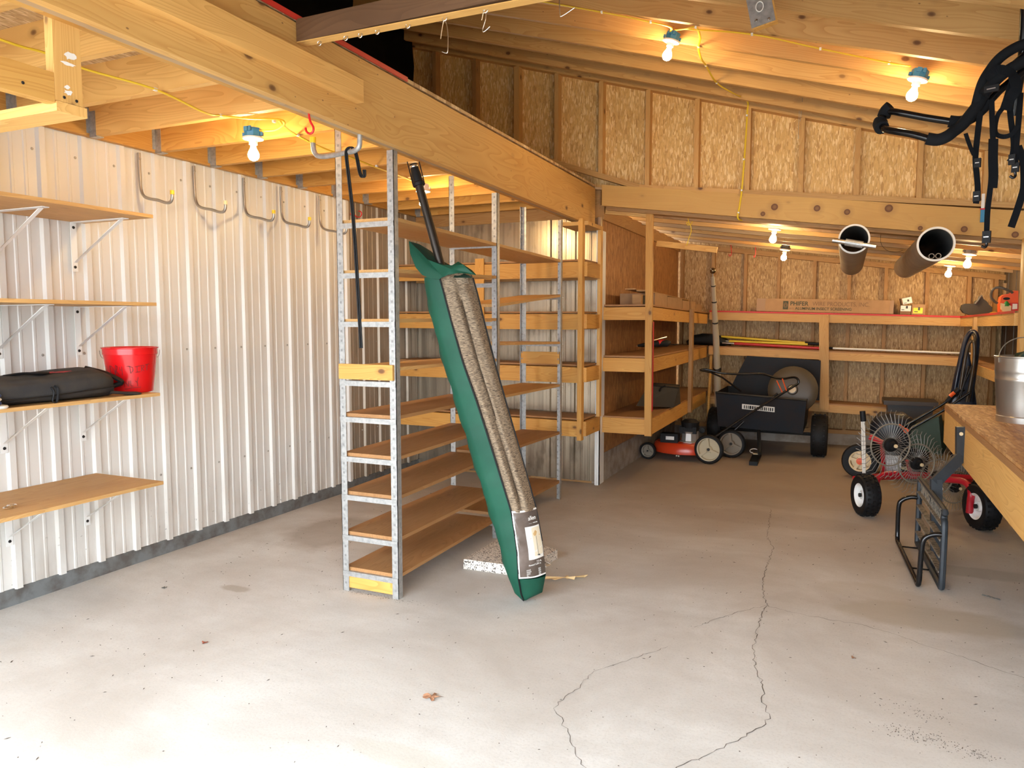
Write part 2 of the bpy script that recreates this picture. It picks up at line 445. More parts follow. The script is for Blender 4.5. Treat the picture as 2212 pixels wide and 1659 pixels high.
# back metal wall
wb=empty('wall_back',(-3,6.56,0),kind='structure')
m=siding_mesh(1.96,.02,2.44,.244*8-.26,-1)
for v in m.bm.verts: v.co=V((-4.0+v.co.x,6.555+v.co.y,v.co.z))
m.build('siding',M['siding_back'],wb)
boxo('framing',(-4.0,6.565,0),(-2.06,6.64,2.7),M['pine_brown'],wb)
m=MB(); m.box((-2.075,6.50,.0),(-2.036,6.535,2.32)); m.box((-2.045,6.495,.0),(-2.036,6.66,2.32)); m.box((-2.06,6.488,.0),(-2.052,6.50,2.32))
m.build('corner_trim',M['white_metal'],wb)
# upper strand board wall above the opening
wu=empty('wall_back.001',(-1,6.55,2.5),kind='structure')
roofz=lambda x:3.606-.295*(x+2.013)
platez=lambda x: (3.003-(x+2.564)*.355) if x<-1.69 else 2.692-(x+1.69)*.118
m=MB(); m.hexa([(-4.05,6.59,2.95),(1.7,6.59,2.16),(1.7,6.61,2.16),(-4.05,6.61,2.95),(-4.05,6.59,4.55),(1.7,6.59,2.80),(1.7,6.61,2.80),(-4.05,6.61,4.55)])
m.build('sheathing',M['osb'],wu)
for x in(-4.10,-3.736,-3.301,-2.863,-2.468,-2.047,-1.625,-1.205,-.788,-.374,.034,.468,.90,1.33):
    zt=roofz(x); zb=platez(max(x,-2.9))-.01
    board('stud',(x,6.545,zb),(x,6.545,zt),.089,.038 if x!=-2.863 else .05,M['pine_roof'] if x>-3 else M['pine_brown'],wu,up=(1,0,0))
board('top_plate',(-4.1,6.545,roofz(-4.1)+.045),(1.7,6.545,roofz(1.7)+.045),.09,.085,M['pine_roof'],wu)
board('bottom_plate',(-2.9,6.543,platez(-2.9)-.02),(-1.69,6.543,platez(-1.69)-.02),.095,.045,M['pine_roof'],wu)
board('bottom_plate',(-1.69,6.543,platez(-1.69)-.02),(-.85,6.543,platez(-.85)-.02),.095,.042,M['pine_roof'],wu)
board('bottom_plate',(-.85,6.543,platez(-.85)-.022),(1.7,6.543,platez(1.7)-.022),.095,.042,M['pine_roof'],wu)
# strand board side wall of the lean-to
ws=empty('wall_left.001',(-2.06,8,0),kind='structure')
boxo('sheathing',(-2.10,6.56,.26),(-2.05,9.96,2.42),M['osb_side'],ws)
boxo('foundation',(-2.12,6.56,0),(-2.045,9.96,.27),M['foundation'],ws)
board('top_plate',(-2.07,6.56,2.485),(-2.07,9.96,2.485),.09,.13,M['pine_brown'],ws)
# far wall of the lean-to
wf=empty('wall_far',(0,9.95,0),kind='structure')
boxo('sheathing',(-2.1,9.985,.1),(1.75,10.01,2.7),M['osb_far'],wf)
leanz=lambda x:2.534-.1405*(x+2.027)
for x in(-1.99,-1.59,-1.19,-.79,-.375,.014,.41,.84,1.26,1.52):
    board('stud',(x,9.94,.14),(x,9.94,leanz(x)-.03),.089,.038,M['pine_brown'],wf,up=(1,0,0))
board('top_plate',(-2.1,9.94,leanz(-2.1)-.03),(1.7,9.94,leanz(1.7)-.03),.09,.06,M['pine_brown'],wf)
board('bottom_plate',(-2.1,9.93,.16),(1.7,9.93,.16),.09,.05,M['pine_brown'],wf)
boxo('foundation',(-2.1,9.88,0),(1.75,10.02,.135),M['foundation'],wf)
# right wall: weathered planks
wr=empty('wall_right',(1.6,5,0),kind='structure')
for i in range(72):
    y=-.0+.141*i
    m=MB(); m.box((1.60+.004*(i%3),y,0),(1.64,y+.136,3.0 if y<6.5 else 2.6)); m.build('plank',M['plank'],wr,M=Matrix.Translation((1.6,y,0))@Matrix.Rotation(-PI/2,4,'Y'))
# front wall around the big door
wfr=empty('wall_front',(-1,0,2),kind='structure')
boxo('lintel',(-4.1,-.05,DOOR[2]),(1.7,.03,4.6),M['pine_roof'],wfr)
boxo('jamb',(-4.1,-.05,0),(DOOR[0],.03,DOOR[2]),M['pine_roof'],wfr)
boxo('jamb',(DOOR[1],-.05,0),(1.7,.03,DOOR[2]),M['pine_roof'],wfr)
# main roof
ce=empty('ceiling',(-1,3,3.5),kind='structure')
for k in range(-11,5):
    y=4.655+.403*k
    if y>6.5 or y<.05: continue
    board('rafter',(-4.1,y+.02,roofz(-4.1)+.10),(1.75,y+.02,roofz(1.75)+.10),.038,.19,M['pine_roof'],ce)
m=MB(); m.hexa([(-4.1,-.05,roofz(-4.1)+.20),(1.75,-.05,roofz(1.75)+.20),(1.75,6.65,roofz(1.75)+.20),(-4.1,6.65,roofz(-4.1)+.20),(-4.1,-.05,roofz(-4.1)+.22),(1.75,-.05,roofz(1.75)+.22),(1.75,6.65,roofz(1.75)+.22),(-4.1,6.65,roofz(-4.1)+.22)])
m.build('sheathing',M['osb_deck'],ce)
# lean-to roof
cl=empty('ceiling.001',(-.2,8.3,2.5),kind='structure')
for k in range(8):
    y=6.72+.402*k
    board('rafter',(-2.12,y,leanz(-2.12)+.07),(1.75,y,leanz(1.75)+.07),.038,.14,M['pine_grey'] if k%2 else M['pine_roof'],cl)
m=MB(); a,b=leanz(-2.12)+.14,leanz(1.75)+.14
m.hexa([(-2.12,6.5,a),(1.75,6.5,b),(1.75,10.05,b),(-2.12,10.05,a),(-2.12,6.5,a+.02),(1.75,6.5,b+.02),(1.75,10.05,b+.02),(-2.12,10.05,a+.02)])
m.build('sheathing',M['pine_grey'],cl)
# loft: ledger, joists, deck
cf=empty('ceiling.002',(-3,3,2.55),kind='structure')
board('ledger',(-3.955,.03,2.64),(-3.955,6.55,2.64),.04,.19,M['pine_gold'],cf)
for k in range(-7,9):
    y=2.962+.438*k
    if y<.08 or y>6.5: continue
    board('joist',(-3.935,y+.019,2.638),(-2.20,y+.019,2.638),.038,.186,M['pine_gold'] if k>0 else M['pine'],cf)
    m=MB()   # joist hanger
    m.box((-3.936,y-.022,2.56),(-3.932,y-.002,2.70)); m.box((-3.936,y+.040,2.56),(-3.932,y+.060,2.70))
    m.box((-3.936,y-.003,2.541),(-3.885,y+.0,2.68)); m.box((-3.936,y+.038,2.541),(-3.885,y+.041,2.68)); m.box((-3.936,y-.003,2.538),(-3.875,y+.041,2.543))
    m.build('joist_hanger',M['galv'],cf)
board('end_joist',(-3.95,6.52,2.625),(-2.20,6.52,2.625),.04,.15,M['pine_brown'],cf)
m=MB(); m.hexa([(-3.96,.03,2.733),(-2.085,.03,2.740),(-2.085,6.49,2.70),(-3.96,6.49,2.733),(-3.96,.03,2.75),(-2.085,.03,2.757),(-2.085,6.49,2.717),(-3.96,6.49,2.75)])
m.build('deck',M['osb_deck'],cf)
m=MB(); m.hexa([(-2.085,.03,2.738),(-2.079,.03,2.738),(-2.079,3.35,2.718),(-2.085,3.35,2.718),(-2.085,.03,2.759),(-2.079,.03,2.759),(-2.079,3.35,2.74),(-2.085,3.35,2.74)])
m.build('deck_edge',M['red_paint'],cf)

# ================================================================= BIG TIMBER
t=empty('header_beam',(-2.145,.03,2.41),label='long built-up timber header beam carrying the edge of the storage loft',cat='beam')
for k,(x,mt) in enumerate(((-2.107,'pine'),(-2.145,'pine_grey'),(-2.183,'pine_gold'))):
    m=MB(); y0,y1=.03,6.49; d=.004*k
    m.hexa([(x-.0185,y0,2.410+d),(x+.0185,y0,2.410+d),(x+.0185,y1,2.352+d),(x-.0185,y1,2.352+d),(x-.0185,y0,2.732),(x+.0185,y0,2.732),(x+.0185,y1,2.688),(x-.0185,y1,2.688)])
    m.build('beam_layer',M[mt],t,M=frame((x,.03,2.5),(x,6.49,2.47)),bevel=.002)
board('cleat',(-2.068,.03,2.552),(-2.068,2.92,2.548),.10,.04,M['pine'],t,up=(1,0,0))
t=empty('lintel_beam',(-.4,6.5,2.3),label='wide plywood-faced lintel beam with dark knots over the opening',cat='beam')
m=MB(); m.hexa([(-2.027,6.49,2.534),(1.6,6.49,2.030),(1.6,6.53,2.030),(-2.027,6.53,2.534),(-2.027,6.49,2.716),(1.6,6.49,2.236),(1.6,6.53,2.236),(-2.027,6.53,2.716)])
LM=frame((-2.027,6.5,2.62),(1.6,6.5,2.13))
def lintel_mat():
    mt=wood('knotty_lintel',(.66,.39,.115),(.54,.28,.07),kn=.3,grain=.5)
    q=NT.__new__(NT); q.m=mt; q.t=mt.node_tree; q.n=q.t.nodes; q.l=q.t.links; q.b=q.n['Principled BSDF']
    tc=q.node('ShaderNodeTexCoord'); v=tc.outputs['Object']; col=q.b.inputs['Base Color'].links[0].from_socket
    sx=q.sep(v); cx=q.node('ShaderNodeCombineXYZ'); q.l.new(sx[0],cx.inputs[0]); q.l.new(sx[2],cx.inputs[1])
    for k,p in enumerate(KN):
        w=LM.inverted()@V(p); r_=(.026,.024,.022,.028,.018,.016,.022,.022)[k]
        vm=q.node('ShaderNodeVectorMath',operation='SUBTRACT'); q.l.new(cx.outputs[0],vm.inputs[0]); vm.inputs[1].default_value=(w.x,w.z,0)
        ln=q.node('ShaderNodeVectorMath',operation='LENGTH'); q.l.new(vm.outputs[0],ln.inputs[0])
        dd=q.math('DIVIDE',ln.outputs['Value'],r_)
        f=q.ramp(q.math('MULTIPLY',dd,.25),[(0.0,.75),(.15,.85),(.2,1.0),(.245,.9),(.27,.25),(.7,0.0)])
        col=q.mix(f,col,(.13,.04,.012))
    q.l.new(col,q.b.inputs['Base Color']); return mt
KN=[(-0.566,6.49,2.431),(-0.245,6.49,2.401),(-0.025,6.49,2.359),(0.267,6.49,2.369),(-0.655,6.49,2.381),(0.486,6.49,2.208),(0.774,6.49,2.186),(1.095,6.49,2.131)]
m.build('beam_face',lintel_mat(),t,M=LM,bevel=.003)
m=MB(); m.hexa([(-2.0,6.535,2.50),(1.6,6.535,2.0),(1.6,6.66,2.0),(-2.0,6.66,2.50),(-2.0,6.535,2.66),(1.6,6.535,2.2),(1.6,6.66,2.2),(-2.0,6.66,2.66)])
m.build('beam_core',M['pine_brown'],t,M=frame((-2.0,6.6,2.62),(1.6,6.6,2.13)))
# crossmember with eye hooks
t=empty('cross_timber',(-2.08,2.53,2.66),label='dark soot-stained timber spanning from the loft beam with screw eyes underneath',cat='timber')
board('timber',(-2.085,2.535,2.683),(1.7,2.535,2.72),.05,.088,M['dirtywood'],t)
boxo('timber_underside',(-2.085,2.511,2.634),(1.7,2.559,2.6385),M['pine'],t,M=Matrix.Translation((0,0,0))@Matrix.Shear('XY',4,(0,0)))
def eye(name,p,r,parent=None,mat=None,**k):
    m=MB(); m.tube([V(p)+V((0,0,.02)),V(p)+V((0,0,0))],.0022,6)
    m.tube([V(p)+V((r*math.sin(a),0,-r+r*math.cos(a))) for a in [2*PI*i/14 for i in range(14)]],.0022,6,closed=True)
    return m.build(name,mat or M['zinc'],parent,smooth=True,**k)
for x in(-1.99,-1.86,-1.79,-1.71,-1.57,-1.41,-1.24): eye('screw_eye',(x,2.535,2.634+.009*(x+2.08)),.009,t)
def wirehook(pts,label):
    m=MB(); m.tube(smoothpts(pts,4),.0016,6); return m.build('wire_hook',M['zinc'],None,smooth=True,label=label,cat='hook',group='bent wire hooks under the dark timber')
wirehook([(-1.428,2.535,2.56),(-1.416,2.535,2.618),(-1.408,2.535,2.622),(-1.40,2.535,2.60),(-1.396,2.535,2.56),(-1.398,2.535,2.51),(-1.406,2.535,2.505),(-1.422,2.535,2.512)],'bent wire hook with a curled end under the dark timber, leftmost wire hook')
wirehook([(-1.256,2.535,2.60),(-1.246,2.535,2.632),(-1.238,2.535,2.632),(-1.240,2.535,2.60),(-1.252,2.535,2.565),(-1.245,2.535,2.558),(-1.222,2.535,2.572)],'bent wire hook with an upturned foot, middle wire hook under the dark timber')
wirehook([(-1.01,2.6,2.655),(-.995,2.6,2.70),(-.985,2.6,2.715),(-.978,2.6,2.67),(-.975,2.6,2.60),(-.965,2.6,2.592),(-.92,2.6,2.612)],'long bent wire hook with an angled foot, rightmost wire hook under the dark timber')
# hanging box frame at upper left
t=empty('hanging_box',(-2.4,1.59,2.15),label='paint-smeared box frame of short boards hanging under the loft at upper left',cat='frame')
board('post',(-2.218,1.592,2.168),(-2.218,1.592,2.42),.089,.036,M['pine'],t,up=(1,0,0))
board('rail',(-2.219,.10,2.203),(-2.219,1.546,2.203),.088,.037,M['pine_gold'],t,up=(1,0,0))
board('bottom_board',(-2.20,1.60,2.152),(-3.0,1.60,2.152),.10,.03,M['pine'],t)
board('side_rail',(-2.98,.10,2.19),(-2.98,1.6,2.19),.088,.037,M['pine_grey'],t,up=(1,0,0))
r=random.Random(5)
for (cy,cz,sy,sz) in((1.60,2.31,.022,.013),(1.592,2.285,.025,.005),(1.585,2.215,.01,.006),(1.59,2.20,.015,.008)):
    n=14; m=MB(); m._add([(-2.1985,cy+sy*math.cos(2*PI*i/n)*r.uniform(.6,1.2),cz+sz*math.sin(2*PI*i/n)*r.uniform(.5,1.3)) for i in range(n)],[tuple(range(n))]); m.build('paint_smear',M['white_plastic'],t)
for y,z in((1.575,2.182),(1.615,2.181),(1.45,2.19),(1.30,2.20)): MB().lathe([(.005,0),(.004,.002),(0,.002)],Matrix.Translation((-2.199,y,z))@Matrix.Rotation(PI/2,4,'Y'),8).build('screw',M['hole'],t)
# splice block with steel plate and ring at the top of the picture
t=empty('ring_plate',(-.1,3.2,2.9),label='wooden block with a steel plate and white ring hanging under the rafters',cat='bracket')
bx,by,bz=-.445,4.02,2.968
t.location=(bx,by,bz); W[t.name_full]=Matrix.Translation((bx,by,bz))
board('block',(bx+.03,by,bz-.005),(bx-.05,by,bz+.36),.115,.04,M['pine_gold'],t,up=(0,1,0))
board('steel_plate',(bx+.02,by-.022,bz-.0),(bx-.026,by-.022,bz+.22),.115,.003,M['galv'],t,up=(0,1,0))
m=MB(); m.tube([(bx+.0+.018*math.sin(a),by-.03,bz+.085+.024*math.cos(a)) for a in[2*PI*i/16 for i in range(16)]],.0028,6,closed=True); m.build('ring',M['white_plastic'],t,smooth=True)
m=MB()
for x,z in((bx-.015,bz+.022),(bx+.045,bz+.020)): MB().lathe([(.008,0),(.006,.006),(0,.007)],Matrix.Translation((x,by-.024,z))@Matrix.Rotation(PI/2,4,'X'),6).build('bolt',M['zinc'],t)

# ================================================================= LAMPS
def lamp(p,tilt,box,label,group=None,side=0):
    """p = centre of the white plate"""
    L=Matrix.Translation(p)@Matrix.Rotation(tilt,4,'Y')
    t=empty('ceiling_lamp',p,rot=(0,tilt,0),label=label,cat='lamp',group='bare bulb lamp holders')
    if box:
        m=MB(); m.lathe([(.042,.004),(.044,.010),(.047,.042),(.045,.052),(0,.053)],L,8,cap0=True)
        for a in(0,PI): m.box((.044,-.008,.012),(.058,.008,.03),L@Matrix.Rotation(a+.3,4,'Z'))
        m.box((-.02,-.05,.03),(.005,-.042,.055),L); m.box((.012,-.05,.03),(.028,-.042,.055),L)
        m.build('junction_box',M[box],t,M=L,bevel=.0015)
    m=MB(); m.lathe([(.0,.004),(.054,.004),(.056,0),(.054,-.006),(.030,-.012),(.024,-.014),(.022,-.034),(.0,-.034)],L,28)
    m.build('holder',M['white_plastic'],t,M=L,smooth=True)
    m=MB(); m.lathe([(.013,-.034),(.014,-.046),(.017,-.056),(.026,-.073),(.030,-.088),(.0285,-.102),(.021,-.114),(.010,-.120),(0,-.1215)],L,24)
    m.build('bulb',M['bulb'],t,M=L,smooth=True)
    return t
lamp((-3.0,3.235,2.502),0,'blue_box','lit bare bulb on a blue box under the loft, nearest the long wall')
lamp((-2.99,5.02,2.497),0,'white_plastic','lit bare bulb under the loft partly hidden by the black umbrella pole')
lamp((-1.10,4.99,3.315),math.radians(16.4),'blue_box','lit bare bulb on a blue box between rafters, above the yellow cable drop')
lamp((.325,4.97,2.885),math.radians(16.4),'blue_box','lit bare bulb on a blue box on the rafters, above the black padded carrier arm')
lamp((-.605,7.02,2.315),math.radians(8),None,'lit bare bulb on a white holder just behind the lintel beam, left group front')
lamp((-.65,8.88,2.30),math.radians(8),'galv_dark','lit bare bulb on a small dark box deep in the lean-to, left group back')
lamp((.95,7.56,2.085),math.radians(8),'galv','lit bare bulb on a grey metal box near the right corner of the lean-to')
lamp((.965,9.02,2.085),math.radians(8),None,'lit bare bulb deepest in the right corner, just right of the grey tube')
# cables with staples
def cable(name,runs,staples,label,M0=None):
    t=empty(name,runs[0][0],label=label,cat='cable')
    for pts in runs:
        m=MB(); m.tube(smoothpts(pts,5),.0048,8,flat=1.6); m.build('cable_run',M['yellow_cable'],t,smooth=True)
    for p in staples: MB().box((p[0]-.006,p[1]-.009,p[2]-.006),(p[0]+.006,p[1]+.009,p[2]+.006)).build('staple',M['white_plastic'],t)
z=2.538
cable('electric_cable',[
 [(-2.86,1.3,2.56),(-2.861,1.81,2.53),(-2.873,1.99,2.54),(-2.904,2.18,2.54),(-2.862,2.484,z),(-2.90,2.80,2.52),(-2.915,2.924,z),(-2.81,3.0,2.53),(-2.70,3.10,z),(-2.72,3.16,2.53),(-2.83,3.22,2.525),(-2.96,3.24,2.54)],
 [(-2.70,3.10,2.535),(-2.75,3.2,2.53),(-2.83,3.381,z),(-2.887,3.70,2.534),(-2.90,4.0,z),(-2.914,4.28,2.532),(-2.95,4.71,z),(-2.98,4.98,2.53)]],
 [(-2.862,2.484,z),(-2.915,2.924,z),(-2.75,3.12,z),(-2.83,3.40,z),(-2.90,4.27,z)],'yellow electric cable stapled under the loft joists to two bulbs')
def rz_(x,o=0): return roofz(x)-.006+o
A=[(-2.3,4.60),(-1.89,4.63),(-1.47,4.67),(-1.17,4.72)]
cable('electric_cable',[
 [(x,y,rz_(x)) for x,y in A]+[(-1.08,4.86,rz_(-1.08,.03)),(-1.10,4.95,rz_(-1.1,.03))],
 [(-1.06,4.93,3.36),(-.97,4.76,rz_(-.97)),(-.89,4.70,rz_(-.89)),(-.90,4.9,rz_(-.9,.01)),(-.94,5.07,rz_(-.94)),(-.955,5.25,3.27),(-.96,5.47,rz_(-.96)),(-.95,5.88,rz_(-.95)),(-.86,6.1,3.26),(-.80,6.46,3.29),(-.80,6.50,3.20),(-.81,6.495,2.9),(-.825,6.49,2.60),(-.84,6.482,2.45),(-.85,6.48,2.355),(-.80,6.60,2.345),(-.74,6.74,2.345),(-.66,6.95,2.33)],
 [(-.97,4.76,rz_(-.97)),(-.56,4.68,rz_(-.56)),(-.19,4.76,rz_(-.19)),(.19,4.83,rz_(.19)),(.28,4.93,rz_(.28,.03))]],
 [(-1.47,4.67,rz_(-1.47)),(-1.17,4.72,rz_(-1.17)),(-.89,4.70,rz_(-.89)),(-.94,5.07,rz_(-.94)),(-.96,5.47,rz_(-.96)),(-.95,5.88,rz_(-.95)),(-.56,4.68,rz_(-.56)),(-.19,4.76,rz_(-.19)),(.17,4.83,rz_(.17)),(-.80,6.485,3.18),(-.815,6.485,2.83),(-.825,6.48,2.58),(-.845,6.475,2.40)],'yellow electric cable along the rafters dropping over the strand board wall')

# ================================================================= SHELVING
# wall shelves on the left
def wallshelf(zb,label,brk=(2.86,2.42,1.95,1.5)):
    t=empty('wall_shelf',(-3.7,2.0,zb),label=label,cat='shelf',group='plywood shelves on white brackets')
    board('shelf_board',(-3.70,1.15,zb+.009),(-3.70,2.93,zb+.009),.545,.018,M['ply'],t)
    for y in brk:
        b=MB(); b.box((-3.974,y-.018,zb-.275),(-3.970,y+.018,zb-.002)); b.box((-3.974,y-.018,zb-.005),(-3.55,y+.018,zb-.001))
        b.hexa([(-3.966,y-.010,zb-.225),(-3.966,y+.010,zb-.225),(-3.952,y+.010,zb-.215),(-3.952,y-.010,zb-.215),(-3.60,y-.010,zb-.012),(-3.60,y+.010,zb-.012),(-3.578,y+.010,zb-.006),(-3.578,y-.010,zb-.006)])
        o=b.build('bracket',M['white_metal'],t,bevel=.0008)
        for z in(zb-.03,zb-.25): MB().lathe([(.0085,0),(.007,.004),(0,.005)],Matrix.Translation((-3.970,y,z))@Matrix.Rotation(PI/2,4,'Y'),10).build('screw',M['hole'],o)
    return t
wallshelf(2.057,'empty plywood shelf on white brackets, topmost on the white steel wall')
wallshelf(1.587,'empty plywood shelf at eye level on white brackets, second from top')
wallshelf(1.095,'plywood wall shelf holding the black bag and red bucket')
wallshelf(.602,'stained plywood wall shelf with red smears, lowest on the white steel wall')

# steel shelving unit
t=empty('steel_shelving_unit',(-2.35,4.6,0),label='tall galvanised slotted-angle shelving unit with plank shelves standing on the floor',cat='shelving unit')
X0,X1=-2.53,-2.163
def post(x,y,h,sx,sy):
    m=MB(); a=.040; th=.003
    x0,x1=sorted((x,x+sx*a)); y0,y1=sorted((y,y+sy*th)); m.box((x0,y0,0),(x1,y1,h))
    x0,x1=sorted((x,x+sx*th)); y0,y1=sorted((y,y+sy*a)); m.box((x0,y0,0),(x1,y1,h))
    nf=len(m.bm.faces); s=m; k=.04
    while k<h-.02:
        cx=x+sx*.020; yy=y if sy>0 else y-.04
        s.box((cx-.0055,yy-.0010,k),(cx+.0055,yy+.0004,k+.0125))
        k+=.052
    for i,f in enumerate(m.bm.faces):
        if i>=nf: f.material_index=1
    m.build('upright',[M['galv'],M['galv_slot']],t,M=Matrix.Translation((x,y,0)))
for y,hb,hf,sy in((3.335,2.53,2.385,1),(4.59,2.50,2.362,1),(5.86,2.462,2.335,-1)):
    post(X0,y,hb,1,sy); post(X1,y,hf,-1,sy)
def rung(y,z,h=.028):
    m=MB(); m.box((X0+.003,y-.002,z-h),(X1-.003,y+.001,z)); m.box((X0+.003,y-.001,z-.004),(X1-.003,y+.03,z)); m.build('rung',M['galv'],t)
def lev(y0,z0,y1,z1,mat='ply_dark'):
    board('shelf_board',((X0+X1)/2,y0,z0+.006),((X0+X1)/2,y1,z1+.006),.36,.019,M[mat],t)
lev(3.35,2.03,5.855,1.995,'ply'); 
for z0,z1 in((1.762,1.795),(1.50,1.51),(1.245,1.235)): lev(3.35,z0,4.585,z1,'ply')
for z0,z1 in((.985,.980),(.765,.775),(.55,.57),(.322,.33),(.118,.13)): lev(3.35,z0,4.585,z1)
for z0,z1 in((1.605,1.712),(1.345,1.32),(.975,.965),(.585,.563),(.16,.146)): lev(4.605,z0,5.855,z1,'ply_dark' if z0<.7 else 'ply')
for z in(2.03,1.765,1.505,1.185,.985,.765,.55,.322,.118): rung(3.334,z-.004); rung(4.588,z-.004)
for z in(1.71,1.32,.965,.563,.146): rung(5.86,z-.004,.02)
board('brace_board',(X0+.01,3.328,1.232),(X1-.01,3.328,1.232),.082,.02,M['pine_gold'],t,up=(0,1,0))
board('brace_board',(X0+.01,3.35,.062),(X1-.01,3.35,.062),.085,.02,M['pine_gold'],t,up=(0,1,0))
board('brace_board',(X0+.01,5.83,1.20),(X1-.01,5.83,1.20),.10,.02,M['pine_gold'],t,up=(0,1,0))

# lumber shelf unit against the aged steel wall
t=empty('lumber_shelf_unit',(-3.0,6.3,.48),label='wall-hung lumber shelf unit behind the steel shelving with one tall front post',cat='shelf unit')
YF=6.12; XR=-2.045
for z in(2.02,1.575,1.115,.645):
    zl=z+.01
    board('front_board',(-3.96,YF,zl-.075),(XR-.03,YF,z-.075),.135,.036,M['pine_gold'],t,up=(0,1,0))
    board('back_board',(-3.96,6.515,zl-.075),(XR,6.515,z-.075),.135,.036,M['pine_brown'],t,up=(0,1,0))
    board('side_board',(XR,YF-.018,z-.07),(XR,6.50,z-.07),.125,.034,M['pine_gold'],t,up=(1,0,0))
    board('shelf_board',(-3.96,6.315,zl+.008),(XR-.02,6.315,z+.008),.37,.014,M['ply_dark'],t)
board('post',(-2.075,6.085,.478),(-2.075,6.085,2.372),.040,.066,M['pine_gold'],t,up=(0,1,0))
board('back_post',(-2.04,6.50,.64),(-2.04,6.50,2.34),.06,.03,M['pine'],t,up=(1,0,0))
board('post',(-3.046,6.095,.9),(-3.046,6.095,2.07),.088,.016,M['pine_gold'],t,up=(0,1,0))
board('top_board',(-2.27,6.30,2.334),(-2.02,6.30,2.334),.42,.032,M['pine'],t)

# lean-to side shelf unit
t=empty('lumber_shelf_unit',(-1.8,8,.48),label='three-tier lumber shelf unit along the reddish strand board wall with a tall front post',cat='shelf unit')
XF=-1.583
for z,zz,zf in((.625,.635,.14),(1.185,1.20,.125),(1.650,1.61,.115)):
    board('end_board',(-2.045,6.62,z-.075),(XF-.02,6.62,z-.075),zf,.036,M['pine_gold'],t,up=(0,1,0))
    board('front_board',(XF-.018,6.60,z-.075),(XF-.018,9.5,zz-.075),zf,.036,M['pine_gold'],t,up=(1,0,0))
    board('shelf_board',(-1.82,6.62,z),(-1.82,9.92,zz),.45,.016,M['ply_dark'],t)
board('post',(XF-.015,6.578,.476),(XF-.03,6.578,2.466),.062,.040,M['pine_gold'],t,up=(0,1,0))
board('post',(XF+.02,8.36,.495),(XF+.02,8.36,1.64),.085,.038,M['pine_brown'],t,up=(1,0,0))
board('top_rail',(-2.02,6.60,2.498),(XF-.03,6.60,2.44),.05,.04,M['pine'],t,up=(0,1,0))
m=MB(); m.box((XF+.017,6.56,.70),(XF+.019,6.60,1.5)); m.build('paint_streak',M['red_paint'],t)

# far wall shelf unit
t=empty('lumber_shelf_unit',(0,9.7,.48),label='long lumber shelf unit on the far strand board wall with red-edged top shelf',cat='shelf unit')
for z0,z1,h in((1.632,1.556,.095),(1.196,1.112,.09),(.575,.497,.09)):
    dz=(z1-z0)/2.63
    board('front_board',(-1.56,9.52,z0-h/2-.008),(1.14,9.52,z1-h/2-.008),h,.036,M['pine_roof'],t,up=(0,1,0))
    board('shelf_board',(-1.56,9.71,z0),(1.14,9.71,z1),.40,.016,M['ply_dark'],t)
m=MB(); m.hexa([(-1.56,9.497,1.625),(1.14,9.497,1.547),(1.14,9.502,1.547),(-1.56,9.502,1.625),(-1.56,9.497,1.643),(1.14,9.497,1.566),(1.14,9.502,1.566),(-1.56,9.502,1.643)]); m.build('painted_edge',M['red_paint'],t)
board('post',(-.205,9.485,.465),(-.245,9.485,1.585),.105,.034,M['pine_roof'],t,up=(0,1,0))
# right wall shelf unit
t=empty('lumber_shelf_unit',(1.3,8,.7),label='curving red-edged lumber shelves on the dark plank wall behind the bench',cat='shelf unit')
for z0,z1,h in((1.553,1.575,.095),(1.10,1.10,.09)):
    board('front_board',(1.155,9.5,z0-h/2-.008),(1.155,6.62,z1-h/2-.008),h,.03,M['pine'],t,up=(1,0,0))
    board('shelf_board',(1.37,9.9,z0),(1.37,6.62,z1),.43,.016,M['ply_dark'],t)
m=MB(); m.hexa([(1.134,6.62,1.566),(1.140,6.62,1.566),(1.140,9.5,1.544),(1.134,9.5,1.544),(1.134,6.62,1.585),(1.140,6.62,1.585),(1.140,9.5,1.563),(1.134,9.5,1.563)]); m.build('painted_edge',M['red_paint'],t)
board('post',(1.13,8.39,.40),(1.13,8.39,1.545),.085,.036,M['pine_roof'],t,up=(1,0,0))
# post by the bench
board('support_post',(1.20,6.46,0),(1.185,6.46,2.10),.09,.085,M['pine'],None,up=(0,1,0),label='upright lumber post holding the low end of the lintel beam',cat='post')

# workbench
t=empty('workbench',(1.1,4,0),label='heavy workbench with a strand board top and thick lumber front edge',cat='workbench')
osbt=osb('bench_strand_board',(.52,.28,.10),(.70,.44,.20),(.28,.12,.04),sc=.7,plane='xy',stretch=1.5)
boxo('worktop',(.685,2.6,.872),(1.585,6.28,.90),osbt,t,M=Matrix())
board('edge_strip',(.690,2.6,.868),(.690,6.285,.868),.034,.018,M['ply_dark'],t,up=(1,0,0))
board('front_rail',(.70,2.6,.735),(.70,6.27,.735),.235,.036,M['pine'],t,up=(1,0,0))
board('end_rail',(.70,6.26,.76),(1.58,6.26,.76),.19,.036,M['pine'],t,up=(0,1,0))
for y in(2.7,5.9): board('leg',(1.45,y,0),(1.45,y,.87),.089,.089,M['pine_grey'],t,up=(0,1,0))
board('leg',(.86,2.7,0),(.86,2.7,.87),.089,.089,M['pine_grey'],t,up=(0,1,0))

